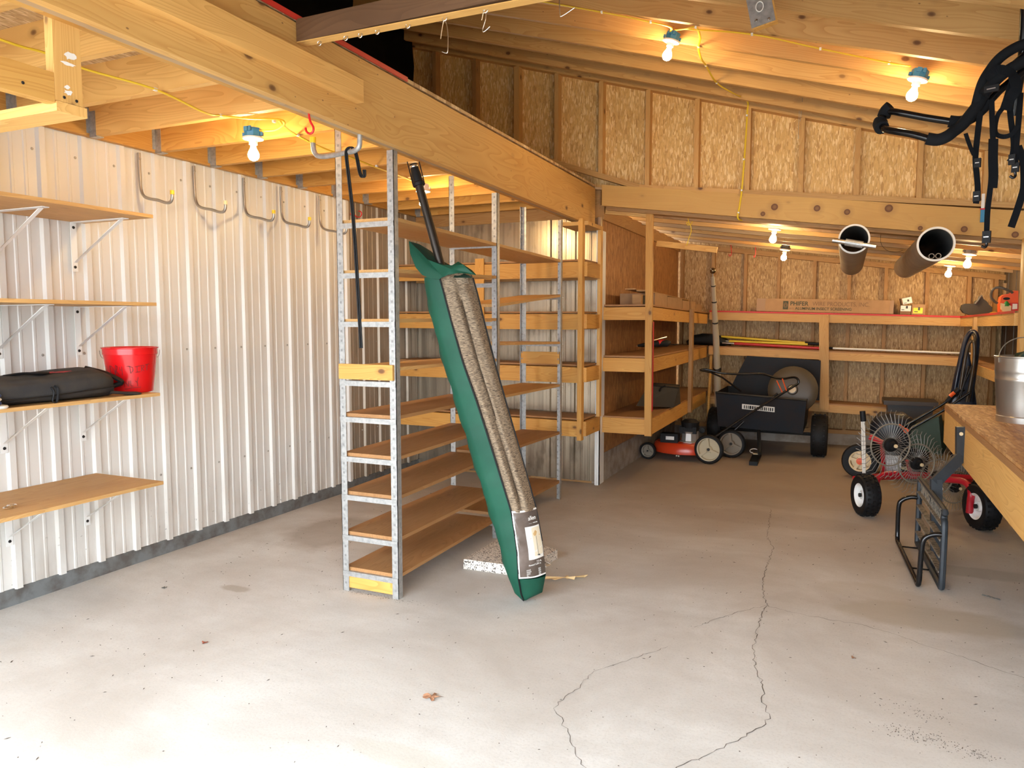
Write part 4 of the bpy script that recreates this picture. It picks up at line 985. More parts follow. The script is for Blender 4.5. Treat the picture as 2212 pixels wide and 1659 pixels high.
# chainsaw, scabbard and cord on the right shelf
t=empty('chainsaw',(1.42,9.1,1.57),label='orange chainsaw with curved grey handle on the red-edged corner shelf',cat='chainsaw')
M['orange']=plain('orange_plastic',(.78,.10,.015),.3); M['cream']=plain('cream_plastic',(.70,.55,.32),.4); M['green_cap']=plain('green_cap',(.02,.22,.05),.4); M['olive']=plain('dark_olive_plastic',(.040,.032,.022),.65); M['grey_handle']=plain('grey_handle',(.10,.095,.085),.45)
Yc=8.9
m=MB(); m.prism([(p[0],p[2]) for p in [(1.409,8.9,1.581),(1.404,8.9,1.688),(1.413,8.9,1.753),(1.44,8.9,1.775),(1.502,8.9,1.788),(1.512,8.9,1.811),(1.555,8.9,1.81),(1.567,8.9,1.571)]],.14,Matrix.Translation((0,Yc+.14,0))@Matrix.Rotation(PI/2,4,'X')); m.build('motor_housing',M['orange'],t,bevel=.006)
m=MB(); m.prism([(p[0],p[2]) for p in [(1.404,8.9,1.688),(1.492,8.9,1.659),(1.491,8.9,1.609),(1.472,8.9,1.59),(1.436,8.9,1.595),(1.411,8.9,1.628)]],.06,Matrix.Translation((0,Yc-.002,0))@Matrix.Rotation(PI/2,4,'X')); m.build('oil_tank',M['cream'],t,bevel=.006)
p=(1.454,8.86,1.668); m=MB(); m.lathe([(.0,-.012),(.030,-.012),(.026,.012),(.010,.036),(0,.042)],Matrix.Translation((p[0],Yc-.04,p[2]))@Matrix.Rotation(0,4,'X'),18); m.build('tank_cap',M['green_cap'],t,smooth=True)
m=MB(); m.prism([(p[0],p[2]) for p in [(1.49,8.85,1.691),(1.552,8.85,1.69),(1.556,8.85,1.603),(1.487,8.85,1.589)]],.03,Matrix.Translation((0,Yc-.01,0))@Matrix.Rotation(PI/2,4,'X')); m.build('starter_cover',M['red_paint'],t,bevel=.003)
m=MB(); m.prism([(p[0],p[2]) for p in [(1.505,8.8,1.68),(1.544,8.8,1.68),(1.546,8.8,1.63),(1.504,8.8,1.625)]],.002,Matrix.Translation((0,Yc-.042,0))@Matrix.Rotation(PI/2,4,'X')); m.build('name_plate',M['label_white'],t)
m=MB(); m.tube(smoothpts([(1.502,8.88,1.792),(1.471,8.86,1.81),(1.427,8.84,1.829),(1.388,8.84,1.843),(1.348,8.84,1.839),(1.326,8.84,1.817),(1.319,8.86,1.781),(1.327,8.88,1.744),(1.352,8.9,1.712),(1.384,8.92,1.689)],4),.013,10); m.build('front_handle',M['grey_handle'],t,smooth=True)
m=MB(); p=(1.458,8.88,1.733); m.lathe([(0,0),(.03,0),(.03,.004),(0,.004)],Matrix.Translation((p[0],Yc-.003,p[2]))@Matrix.Rotation(PI/2,4,'X')@Matrix.Scale(.45,4,(0,1,0)),16); m.build('vent',M['black'],t)
t=empty('bar_scabbard',(1.25,9.2,1.57),label='dull brown padded chainsaw scabbard on the corner shelf',cat='scabbard')
m=MB(); m.prism([(p[0],p[2]) for p in [(1.104,9.2,1.634),(1.111,9.2,1.678),(1.144,9.2,1.693),(1.228,9.2,1.692),(1.231,9.2,1.716),(1.26,9.2,1.735),(1.271,9.2,1.769),(1.291,9.2,1.773),(1.305,9.2,1.739),(1.34,9.2,1.71),(1.354,9.2,1.681),(1.388,9.2,1.652),(1.382,9.2,1.594),(1.333,9.2,1.575),(1.187,9.2,1.575),(1.132,9.2,1.595)]],.10,Matrix.Translation((0,9.3,0))@Matrix.Rotation(PI/2,4,'X')); m.build('scabbard_body',M['olive'],t,bevel=.012)
m=MB(); m.tube(smoothpts([(1.227,9.19,1.687),(1.251,9.19,1.72),(1.274,9.19,1.763),(1.29,9.19,1.768)],4),.012,8); m.build('scabbard_handle',M['grey_handle'],t,smooth=True)
m=MB(); m.tube(smoothpts([(1.281,8.7,1.571),(1.302,8.72,1.589),(1.346,8.75,1.594),(1.37,8.7,1.579),(1.399,8.72,1.598),(1.422,8.74,1.593),(1.401,8.8,1.58),(1.359,8.78,1.585),(1.329,8.76,1.571)],4),.006,6); m.build('cord_coil',M['yellow_cable'],None,smooth=True,label='small tangle of yellow and white cord beside the chainsaw',cat='cord')
for k,(a_,b_) in enumerate(([(1.573,9.85,1.579),(1.605,9.85,1.927)],[(1.626,9.85,1.579),(1.665,9.85,1.946)])):
    m=MB(); m.box((a_[0],9.80,1.58),(b_[0],9.86,b_[2])); m.build('offcut_board',M['pine_grey'],None,bevel=.003,label='pale upright offcut board behind the chainsaw, '+('left one' if k==0 else 'right one'),cat='board',group='upright offcuts behind the chainsaw')
p=(1.673,9.6,1.577); m=MB(); m.lathe([(0,0),(.034,0),(.034,.40),(0,.40)],Matrix.Translation((p[0],9.6,1.585)),20); m.build('wooden_post_end',M['pine'],None,smooth=True,angle=40,label='round pale wooden pole end standing behind the chainsaw',cat='pole')
# long poles on the middle shelf
def pole(pts,r,mat,label,tips=(),name='long_pole'):
    t=empty(name,pts[0],label=label,cat='pole'); m=MB(); m.tube(pts,r,12); m.build('shaft',M[mat],t,smooth=True)
    for (a,b,rr_,mt,nm) in tips:
        A,B=V(pts[0]),V(pts[-1]); m=MB(); m.tube([A.lerp(B,a),A.lerp(B,b)],rr_,12); m.build(nm,M[mt],t,smooth=True)
M['yellow_fg']=plain('yellow_fibreglass',(.72,.52,.03),.4); M['red_fg']=plain('red_fibreglass',(.50,.02,.025),.4); M['white_fg']=plain('white_pole',(.82,.80,.75),.4)
pole([(-1.446,9.66,1.317),(-0.314,9.66,1.237)],.014,'yellow_fg','upper yellow fibreglass pole with black end on the middle far shelf',((-.04,.01,.015,'black','end_sleeve'),(.88,1.08,.018,'black','grip')))
pole([(-1.329,9.6,1.261),(-0.414,9.6,1.232)],.014,'yellow_fg','lower yellow fibreglass pole tucked between the other poles',((-.15,.0,.011,'zinc','metal_tip'),))
pole([(-1.26,9.55,1.234),(-0.232,9.55,1.186)],.017,'red_fg','red fibreglass pole on the middle far shelf beneath the yellow ones',((-.14,.0,.012,'zinc','metal_tip'),))
pole([(-0.152,9.56,1.192),(1.274,9.56,1.152)],.0115,'white_fg','long white pole on the middle far shelf, right of the centre post',((-.05,.01,.013,'black','end_sleeve'),))
# tarp heap in the corner, tool, grass box, cardboard stack
t=empty('black_tarp',(-1.583,9.6,1.229),label='crumpled black tarp on the middle shelf in the back corner',cat='tarp')
b0=V((-1.62,9.72,1.21)); blob('tarp_heap',[(b0+V((-.24,0,.02)),(0,.07,0),(0,0,.02)),(b0+V((-.18,0,.06)),(0,.13,0),(0,0,.055)),(b0+V((-.05,0,.07)),(0,.14,0),(0,0,.07)),(b0+V((.10,-.02,.065)),(0,.14,0),(0,0,.065)),(b0+V((.22,-.03,.045)),(0,.12,0),(0,0,.045)),(b0+V((.32,-.04,.02)),(0,.06,0),(0,0,.015))],M['black'],t,18,3,.012)
t=empty('electric_tool',(-1.8,7.352,1.249),label='black and red handheld power tool lying on the middle side shelf',cat='tool')
P=[(-1.89,7.3,1.249),(-1.823,7.35,1.258),(-1.718,7.4,1.267),(-1.637,7.45,1.271),(-1.62,7.5,1.279)]
m=MB(); m.tube([V(q)+V((0,0,.015)) for q in P],.03,12,rs=[.012,.024,.032,.034,.02]); m.build('tool_body',M['black'],t,smooth=True)
m=MB(); m.tube([V(P[2])+V((.003,-.004,.022)),V(P[3])+V((-.03,-.004,.022))],.031,12); m.build('tool_band',M['red_hook'],t,smooth=True)
m=MB(); m.tube([(-1.904,7.3,1.258),(-1.766,7.4,1.313),(-1.649,7.5,1.349)],.007,8); m.build('tool_rod',M['zinc'],t,smooth=True)
m=MB(); m.tube([(-1.62,7.5,1.279),(-1.564,7.5,1.271),(-1.532,7.5,1.28)],.004,6); m.build('tool_cord',M['black'],t,smooth=True)
t=empty('grass_box',(-1.8,7.9,.64),label='dark olive cloth grass catcher box on the lowest side shelf',cat='grass catcher')
m=MB(); q=.637
x0,x1,y0,y1=-2.0,-1.62,7.15,7.75
Q=[(-1.836,7.05,0.688),(-1.556,7.45,0.645),(-1.527,7.65,0.664),(-1.792,7.55,0.691)]+[(-1.757,7.2,0.882),(-1.519,7.5,0.839),(-1.54,7.65,0.854),(-1.773,7.5,0.877)]
m.hexa(Q); m.build('catcher_bag',M['olive'],t,bevel=.01,smooth=True,angle=35)
m=MB(); T4=[V(x) for x in Q[4:]]; m.tube(T4,.007,6,closed=True); m.build('catcher_frame',M['black'],t)
m=MB(); m.tube(smoothpts([(-1.665,7.3,0.817),(-1.651,7.3,0.85),(-1.615,7.32,0.868)],4),.009,6,flat=1.6); m.build('catcher_handle',M['black'],t)
def yx(y): return 1.650-.0138*(y-6.62)+.012
for k,(ya,yb,h) in enumerate(((7.02,7.55,.115),(7.57,8.3,.105),(8.32,9.1,.10),(9.12,9.5,.085))):
    boxo('flat_carton',(-2.0,ya,yx(ya)),(-1.66,yb,yx(ya)+h),M['card'],None,bevel=.003,label='flat brown carton on the upper side shelf, '+('nearest of the row','second from the front','third from the front','smallest and farthest of the row')[k],cat='box',group='flat cartons on the upper side shelf')
for z,ya,yb,x,w_ in((.145,6.75,8.9,-1.72,'front'),(.165,6.8,8.7,-1.84,'back')): board('thin_board',(x,ya,yx(ya)+z-.02),(x-.03,yb,yx(yb)+z-.022),.10,.012,M['pine_brown'],None,label='long thin board lying on the flat cartons of the side shelf, '+w_+' one',cat='board',group='thin boards on the flat cartons')
boxo('wood_block',(-1.80,6.72,yx(6.7)),(-1.72,6.80,yx(6.7)+.09),M['pine_brown'],None,bevel=.004,label='small upright wood block at the near end of the upper side shelf',cat='block'); boxo('dark_tin',(-1.80,6.86,yx(6.8)),(-1.73,6.93,yx(6.8)+.085),M['dark_metal'],None,bevel=.004,label='small dark tin beside the wood block on the upper side shelf',cat='tin')
# hanging scrap board with twine
t=empty('hanging_board',(-1.3,6.72,2.15),label='short scrap lumber piece hanging from yellow twine behind the lintel',cat='board')
P=[(-1.58,6.72,2.202),(-1.05,6.72,2.124)]; board('lumber_piece',P[0],P[1],.036,.05,M['pine_gold'],t)
m=MB(); m.tube(smoothpts([(-1.3,6.68,2.419),(-1.291,6.68,2.371),(-1.274,6.68,2.338),(-1.269,6.68,2.29),(-1.284,6.68,2.242),(-1.296,6.68,2.203),(-1.309,6.69,2.172)],4),.0035,6); m.tube(smoothpts([(-1.279,6.68,2.354),(-1.307,6.68,2.372),(-1.302,6.68,2.347),(-1.274,6.68,2.35),(-1.259,6.68,2.377)],4),.003,6); m.build('twine',M['yellow_cable'],t,smooth=True)
# ================================================================= TUBES under the lintel
M['pvc']=plain('dusty_pvc',(.30,.23,.16),.5,scale=6,c2=(.24,.18,.13)); M['pvc_rim']=plain('pvc_rim',(.66,.62,.55),.45); M['pvc_in']=plain('pvc_inside',(.10,.10,.10),.6)
def duct(A,B,r,label):
    t=empty('plastic_tube',A,label=label,cat='tube',group='large tubes hung under the lintel'); T=frame(A,B)@Matrix.Rotation(PI/2,4,'Y'); L=(V(B)-V(A)).length
    m=MB(); m.lathe([(r,.012),(r,L)],T,40); m.build('tube_shell',M['pvc'],t,smooth=True)
    m=MB(); m.lathe([(r*.90,.0),(r*.90,L)],T,40); m.build('tube_inside',M['pvc_in'],t,smooth=True)
    m=MB(); m.lathe([(r*.895,.03),(r*.895,-.002),(r*1.01,-.002),(r*1.012,.014),(r*1.0,.016)],T,40); m.build('tube_rim',M['pvc_rim'],t,smooth=True,angle=30)
    m=MB(); m.lathe([(r*.895,L-.01),(r*.895,L+.002),(r*1.008,L+.002),(r*1.008,L-.012)],T,40); m.build('tube_rim',M['pvc_rim'],t,smooth=True,angle=30)
    m=MB(); 
    for k_ in((6.515-A[1])/(B[1]-A[1]),.75):
        c=T@V((0,0,L*k_)); m.tube([c+V((0,0,r)),c+V((0,0,leanz(c.x)+.01-c.z))],.002,5)
    m.build('hanging_wire',M['dark_metal'],t)
    return t,T
A1=(0.028,5.75,2.074); B1=(0.027,7.9,2.049)
t,T=duct(A1,(B1[0],B1[1],B1[2]),.101,'large grey plastic tube with a steel pipe across its mouth, left of two')
pc=V((0.029,5.66,2.034))
m=MB(); m.tube([(-0.109,5.7,2.066),(0.165,5.7,2.01)],.0165,12); m.build('steel_pipe',M['zinc'],None,smooth=True,label='short steel pipe with a coupling lying across the left tube mouth',cat='pipe')
cp=bpy.data.objects['steel_pipe']; m=MB(); m.tube([(-0.027,5.7,2.05),(0.084,5.7,2.026)],.024,14); m.build('coupling',M['galv'],cp,smooth=True)
A2=(0.527,5.75,2.018); B2=(0.556,9,2.08)
t,T=duct(A2,B2,.113,'large grey plastic tube with thin pipes inside, right of two')
for dx in(-.018,.022):
    c=V(A2)+V((dx+.0,.05,-.075)); m=MB(); m.lathe([(.014,0),(.018,0),(.018,1.2),(.014,1.2)],frame(c,c+(V(B2)-V(A2)))@Matrix.Rotation(PI/2,4,'Y'),16); m.build('inner_pipe',M['pvc'],None,smooth=True,label='thin grey pipe lying inside the right-hand tube, '+('left one' if dx<0 else 'right one'),cat='pipe',group='thin pipes inside the right tube')
# ================================================================= CARRIER with straps, upper right
t=empty('bike_carrier',(0.435,4,2.361),label='black padded tube bicycle carrier with dangling straps hung at upper right',cat='carrier')
M['foam']=plain('foam_pad',(.009,.010,.012),.9,spec=.2); M['tube_black']=plain('black_tube',(.006,.006,.007),.22,.1); M['web']=plain('black_webbing',(.007,.008,.010),.9,spec=.15)
U=smoothpts([(0.405,3.98,2.405),(0.302,4,2.439),(0.207,4.02,2.474),(0.169,4.04,2.491),(0.144,4.06,2.497),(0.127,4.06,2.482),(0.119,4.04,2.452),(0.123,4,2.418),(0.141,3.96,2.392),(0.177,3.93,2.374),(0.242,3.9,2.348),(0.308,3.88,2.317)],5)
m=MB(); m.tube(U,.0155,14); m.build('carrier_arm',M['tube_black'],t,smooth=True)
def pad(pts,r=.026,nm='foam_sleeve'): m=MB(); m.tube(smoothpts(pts,5),r,14); m.build(nm,M['foam'],t,smooth=True)
pad([(0.394,3.98,2.408),(0.44,3.98,2.401),(0.484,3.98,2.417),(0.518,3.98,2.447),(0.543,3.98,2.477)])
pad([(0.3,3.88,2.319),(0.342,3.88,2.309),(0.378,3.88,2.32),(0.406,3.9,2.344),(0.442,3.92,2.377),(0.496,3.95,2.454),(0.523,3.97,2.506)])
pad([(0.157,4.06,2.521),(0.138,4.07,2.504),(0.129,4.07,2.479)],.030); pad([(0.117,4.04,2.452),(0.113,4.03,2.437),(0.121,4,2.412)],.032)
m=MB(); m.tube([(0.518,3.98,2.443),(0.585,3.98,2.522),(0.675,3.98,2.599),(0.816,4,2.702)],.0165,12); m.tube([(0.497,3.97,2.489),(0.55,3.99,2.549),(0.676,4,2.668),(0.813,4,2.76)],.0165,12); m.tube([(0.661,4.1,2.433),(0.671,4.05,2.6),(0.665,4,2.783),(0.661,4,3.017)],.017,12); m.build('carrier_frame',M['tube_black'],t,smooth=True)
pad([(0.495,3.95,2.464),(0.513,3.95,2.552),(0.541,3.95,2.608),(0.574,3.95,2.652),(0.625,3.96,2.688),(0.685,3.97,2.711)],.022,'frame_pad'); pad([(0.516,3.92,2.494),(0.557,3.92,2.548),(0.608,3.93,2.593),(0.675,3.94,2.629)],.024,'frame_pad')
def strapm(pts,w=.016,name='strap'):
    m=MB(); m.tube(smoothpts(pts,5),.0022,8,flat=w/.0022/1.0); return m.build(name,M['web'],t,smooth=True)
def ribbon(px,w,name='strap',nrm=(.4,-.9,0)):
    """flat webbing: centreline + half width, facing roughly out of the wall"""
    P=smoothpts(px,5); m=MB(); vs=[]; n=V(nrm).normalized()
    for i,p in enumerate(P):
        d=(P[min(i+1,len(P)-1)]-P[max(i-1,0)]).normalized(); s=d.cross(n).normalized()*w; o=n*.0012
        vs+=[p+s-o,p-s-o,p-s+o,p+s+o]
    fs=[]
    for i in range(len(P)-1):
        for j in range(4): fs.append((4*i+j,4*i+(j+1)%4,4*i+4+(j+1)%4,4*i+4+j))
    fs+=[(3,2,1,0),tuple(4*(len(P)-1)+j for j in range(4))]
    m._add(vs,fs); return m.build(name,M['web'],t)
ribbon([(0.508,3.93,2.428),(0.502,3.93,2.329),(0.498,3.93,2.229),(0.507,3.93,2.147),(0.513,3.93,2.086),(0.509,3.93,2.026)],.013)
ribbon([(0.452,3.9,2.331),(0.471,3.9,2.275),(0.488,3.9,2.234)],.009)
ribbon([(0.544,3.9,2.465),(0.553,3.9,2.337),(0.562,3.9,2.217),(0.557,3.9,2.098),(0.551,3.9,1.999),(0.551,3.9,1.918),(0.549,3.88,1.872)],.012)
ribbon([(0.557,3.89,2.295),(0.559,3.89,2.215),(0.564,3.89,2.136),(0.563,3.89,2.084)],.021,'wide_strap')
ribbon([(0.596,3.92,2.435),(0.572,3.92,2.398),(0.567,3.92,2.33),(0.594,3.92,2.307),(0.628,3.92,2.314),(0.651,3.92,2.351)],.010)
ribbon([(0.611,3.94,2.488),(0.626,3.94,2.378),(0.641,3.94,2.277),(0.637,3.94,2.218),(0.628,3.94,2.199)],.013)
ribbon([(0.656,3.94,2.492),(0.654,3.94,2.375),(0.651,3.94,2.276),(0.651,3.94,2.187),(0.655,3.94,2.161)],.013)
ribbon([(0.659,3.95,2.268),(0.681,3.95,2.197),(0.689,3.95,2.097),(0.68,3.95,2.038),(0.666,3.95,1.978),(0.65,3.95,1.917)],.016,'loose_strap')
ribbon([(0.519,3.9,2.557),(0.566,3.9,2.59),(0.621,3.9,2.553),(0.608,3.9,2.477),(0.594,3.9,2.42)],.020,'wide_strap')
ribbon([(0.618,3.88,2.548),(0.629,3.88,2.498),(0.606,3.88,2.453),(0.594,3.88,2.41)],.024,'wide_strap')
def buckle(p,w,h,rz=0):
    p=V(p); T=Matrix.Translation(p)@Matrix.Rotation(-.42,4,'Z'); m=MB(); m.box((-w,-.006,-h),(w,.006,h),T); o=m.build('buckle',M['black'],t,bevel=.003)
    m=MB(); m.box((-w*.6,-.008,-.002),(w*.6,-.006,.002),T); m.build('buckle_bar',M['zinc'],o)
buckle((0.506,3.92,2.202),.013,.020); buckle((0.508,3.91,2.055),.014,.022); buckle((0.549,3.88,1.872),.016,.026); buckle((0.636,3.93,2.207),.013,.022); buckle((0.65,3.93,2.172),.014,.020); buckle((0.538,3.87,2.503),.028,.014)
for P in ([(0.55,3.88,1.852),(0.55,3.88,1.836),(0.544,3.88,1.828),(0.531,3.88,1.834)],[(0.65,3.93,2.152),(0.651,3.93,2.136),(0.643,3.93,2.129),(0.631,3.93,2.138)]):
    m=MB(); m.tube(smoothpts(P,4),.006,8); m.build('strap_hook',M['tube_black'],t,smooth=True)
t=empty('hardware_packet',(0.881,6.45,2.233),label='small blue and white hardware packet pinned on the lintel beam',cat='packet')
a_,b_=[(0.866,6.44,2.226),(0.902,6.44,2.324)]; m=MB(); m.box((a_[0],6.44,a_[2]),(b_[0],6.45,b_[2])); m.build('packet_body',M['blue_box'],t)
a_,b_=[(0.866,6.43,2.325),(0.887,6.43,2.429)]; m=MB(); m.box((a_[0],6.43,a_[2]),(b_[0],6.434,b_[2])); m.build('packet_card',M['label_white'],t)
m=MB(); a_,b_=[(0.86,6.43,2.315),(0.9,6.43,2.326)]; m.box((a_[0],6.432,a_[2]),(b_[0],6.438,b_[2])); m.build('packet_stripe',M['red_hook'],t)
m=MB(); m.tube(smoothpts([(-0.365,6,3.243),(-0.382,6.2,3.233),(-0.394,6.4,3.166),(-0.398,6.42,3.047),(-0.398,6.42,2.94)],4),.0018,5); m.tube(smoothpts([(-0.365,6,3.243),(-0.364,6.2,3.197),(-0.379,6.4,3.146),(-0.388,6.42,3.074)],4),.0018,5); m.build('thin_string',M['screw'],None,label='thin grey string hanging from a rafter over the strand board wall',cat='string')

# ================================================================= TUB on the bench
tc=V((0.953,5.292,0.9)); tc=V((1.005,5.33,.9))
t=empty('metal_tub',tc,label='galvanised steel bucket with dark rags on the workbench corner',cat='tub')
M['tub_steel']=plain('tub_steel',(.52,.50,.46),.30,.9,scale=3,c2=(.46,.44,.41))
m=MB(); T=Matrix.Translation(tc); m.lathe([(0,.03),(.148,.03),(.150,.0),(.153,.0),(.154,.035),(.151,.040),(.158,.12),(.168,.245),(.170,.252),(.170,.262),(.168,.268),(.171,.30),(.173,.308),(.172,.316),(.176,.385),(.181,.388),(.182,.396),(.177,.398),(.170,.39),(.150,.05),(0,.045)],T,56); m.build('tub_body',M['tub_steel'],t,smooth=True,angle=30)
m=MB(); m.tube([tc+V((.913,.408,0))*(.18*math.cos(a))+V((0,0,.36))+V((-.408*.3,.91*.3,.9)).normalized()*(.155*math.sin(a)) for a in[PI*i/24 for i in range(25)]],.003,6); m.build('tub_handle',M['screw'],t,smooth=True)
t2=empty('dark_rag',tc+V((0,0,.34)),label='crumpled dark green plastic with white scraps inside the steel tub',cat='rag')
b0=tc+V((.0,-.03,.33)); blob('rag_heap',[(b0+V((-.10,0,.0)),(0,.06,0),(0,0,.02)),(b0+V((-.05,0,.04)),(0,.09,0),(0,0,.04)),(b0+V((.0,0,.06)),(0,.11,0),(0,0,.05)),(b0+V((.05,0,.05)),(0,.10,0),(0,0,.05)),(b0+V((.11,0,.02)),(0,.06,0),(0,0,.03))],M['bag_inside'],t2,14,8,.016)
b1=tc+V((-.08,-.07,.375)); blob('scrap',[(b1+V((-.04,0,0)),(0,.02,0),(0,0,.008)),(b1,(0,.03,0),(0,0,.016)),(b1+V((.05,0,.005)),(0,.02,0),(0,0,.008))],M['label_white'],t2,10,5,.006,0)

# ================================================================= BLACK RACK
t=empty('slatted_rack',(.5,5.0,0),label='black tube and slat hitch rack standing on edge below the workbench',cat='rack')
M['rack_steel']=plain('rack_grey_steel',(.025,.032,.040),.5,.2,scale=10,c2=(.035,.042,.05)); M['rack_worn']=plain('worn_slat',(.30,.26,.20),.7,scale=45,c2=(.07,.065,.06))
A=V((.535,4.68,0)); B=V((.485,5.60,0)); D=(B-A)
def rp(u,z,o=0): return A+D*u+V((0,0,z))+V((-o,0,0))
m=MB(); m.tube(smoothpts([rp(.03,.40),rp(.0,.36),rp(0,.06),rp(.02,.018),rp(.06,.018)],4)+[rp(.94,.018)]+smoothpts([rp(.98,.018),rp(1,.06),rp(1,.40),rp(.99,.44),rp(.94,.455),rp(.08,.455),rp(.03,.43)],4),.0175,8,closed=True); m.build('rack_frame',M['rack_steel'],t,smooth=True)
for z in(.455,.37,.28,.185,.10): board('slat',rp(.03,z),rp(.98,z),.034,.010,M['rack_worn'],t,up=(0,0,1),bevel=.001)
# expanded mesh
m=MB()
for i in range(22):
    u=.05+.042*i; m.tube([rp(u,.37),rp(u+.021,.412),rp(u,.455)],.0016,4); m.tube([rp(u,.37),rp(u-.021,.412),rp(u,.455)],.0016,4)
m.build('steel_mesh',M['rack_worn'],t)
m=MB(); m.tube(smoothpts([rp(.0,.32),rp(.0,.32,.04),rp(0,.30,.085),rp(0,.25,.105),rp(0,.06,.112),rp(.01,.02,.115),rp(.06,.0165,.115)],4)+[rp(.5,.0165,.118)]+smoothpts([rp(.95,.0165,.12),rp(1.0,.05,.12),rp(1,.25,.12),rp(1,.30,.10),rp(1,.325,.05),rp(1,.325,.0)],4),.0145,10); m.build('loop_tube',M['tube_black'],t,smooth=True)
for u in(.35,.85): m=MB(); m.tube([rp(u,.018,.115),rp(u,.018,0)],.005,6); m.build('tie_rod',M['tube_black'],t)
Pp=[(0.664,5.25,0.861),(0.671,5.25,0.681),(0.535,5.18,0.524),(0.542,5.18,0.351),(0.552,5.12,-0.023)]
Pp=[V(q) for q in Pp]; Pp[-1].z=max(.012,Pp[-1].z); Pp[0]+=V((0,0,0))
for i,(a_,b_) in enumerate(((0,1),(1,2),(2,4))):
    board('bent_post',Pp[a_]-(Pp[b_]-Pp[a_]).normalized()*(.0 if i==0 else .012),Pp[b_]+(Pp[b_]-Pp[a_]).normalized()*.012,.062,.03,M['rack_steel'],t,up=(.2,-1,0) if i!=1 else (.2,-1,0),bevel=.002)
q=V((0.659,5.22,0.822)); m=MB(); m.lathe([(0,0),(.011,0),(.011,.003),(0,.003)],Matrix.Translation(q+V((.0,-.01,0)))@Matrix.Rotation(PI/2,4,'X'),14); m.build('bolt_hole',M['cream'],t)
m=MB(); q=V((0.568,5.2,0.48)); m.lathe([(0,0),(.010,0),(.010,.012),(.006,.013),(.006,.02),(0,.02)],Matrix.Translation(q)@Matrix.Rotation(PI/2,4,'X'),6); m.build('bolt',M['zinc'],t)

# ================================================================= WHEEL RAKE
def wheel(name,c,ax,r,w,par,tire='black',rim='white_metal',rr=.58,knob=True,spokes=0,hub='hole'):
    T=Matrix.Translation(c)@V((0,0,1)).rotation_difference(V(ax).normalized()).to_matrix().to_4x4()
    m=MB(); m.lathe([(r*rr,-w*.42),(r*.80,-w*.5),(r*.93,-w*.47),(r,-w*.28),(r*1.01,0),(r,w*.28),(r*.93,w*.47),(r*.80,w*.5),(r*rr,w*.42),(r*rr,-w*.42)],T,36)
    if knob:
        n=26
        for i in range(n):
            for k,zz in enumerate((-.30,0,.30)):
                a=2*PI*(i+.5*(k%2))/n; K=T@Matrix.Rotation(a,4,'Z')@Matrix.Translation((r*.995,0,zz*w)); m.box((-.003,-.009,-.009),(.007,.009,.009),K)
    o=m.build('tire',M[tire],par,M=T,smooth=True,angle=30)
    g_,h_=(-.25,-.25) if spokes else (.12,.10)
    m=MB(); m.lathe([(0,w*.20),(r*.16,w*.22),(r*.18,w*.30),(r*.22,w*.30),(r*.24,w*g_),(r*rr*.82,w*h_),(r*rr*.86,w*.36),(r*rr,w*.43),(r*rr*1.02,w*.40),(r*rr*1.0,-w*.4),(0,-w*.2)],T,32); m.build('rim',M[rim],par,M=T,smooth=True,angle=35)
    hr_=.20 if hub=='orange' else .10; m=MB(); m.lathe([(0,w*.30),(r*hr_,w*.30),(r*hr_,w*.42),(0,w*.43)],T,18); m.build('hub',M[hub],par,M=T)
    if spokes:
        for i in range(spokes):
            a=2*PI*i/spokes+PI/2; K=T@Matrix.Rotation(a,4,'Z'); m=MB(); m.box((r*.16,-r*.085,w*-.2),(r*rr*.92,r*.085,w*.40),K); m.build('spoke',M[rim],par,bevel=.003)
    return T
t=empty('wheel_rake',(.5,6.4,0),label='red wheel rake with spinning wire tines and two knobby tires',cat='rake')
M['red_steel']=plain('red_enamel',(.42,.008,.02),.3); M['tine']=plain('grey_wire',(.26,.25,.23),.45,.5)
axd=V((.52,-.85,.0)).normalized()
def finger(c,s,ph):
    c=V(c); T=Matrix.Translation(c)@V((0,0,1)).rotation_difference(axd).to_matrix().to_4x4()
    m=MB(); n=40
    for i in range(n):
        a=2*PI*i/n+ph; R=lambda rr_,da,dz:T@V((rr_*s*math.cos(a+da),rr_*s*math.sin(a+da),dz))
        m.tube([R(.05,0,.0),R(.165,.03,.004),R(.235,.10,-.01),R(.265,.02,-.025)],.0022,5)
    m.build('tines',M['tine'],t)
    m=MB(); m.tube([T@V((.160*s*math.cos(a),.160*s*math.sin(a),.004)) for a in[2*PI*i/44 for i in range(44)]],.006,8,closed=True); m.build('wheel_ring',plain('dusty_steel',(.24,.21,.16),.6,.3) ,t,smooth=True)
    m=MB(); m.lathe([(0,-.02),(.052*s,-.02),(.055*s,.0),(.050*s,.02),(.03*s,.025),(.025*s,.045),(.017*s,.046),(.017*s,.062),(0,.063)],T,22); m.build('rake_hub',M['black'],t,smooth=True,angle=30)
    m=MB(); m.lathe([(0,.06),(.014*s,.06),(.014*s,.072),(0,.074)],T,14); m.build('axle_nut',M['cream'],t)
FC=[(0.335,6.3,0.568),(0.526,6.45,0.414),(0.683,6.6,0.293),(0.826,6.75,0.195)]
for i,c in enumerate(FC): finger(c,(1.0,.94,.86,.8)[i],.3*i)
m=MB(); m.tube([(0.094,6.65,0.21),(0.285,6.62,0.256),(0.481,6.6,0.291),(0.705,6.6,0.295),(0.922,6.6,0.3)],.028,4); m.build('main_bar',M['red_steel'],t,bevel=0)
m=MB(); m.tube(smoothpts([(0.425,6.5,0.313),(0.326,6.45,0.314),(0.276,6.4,0.297),(0.254,6.38,0.244),(0.254,6.38,0.152),(0.253,6.38,0.097)],4),.022,10); m.build('left_leg',M['red_steel'],t,smooth=True)
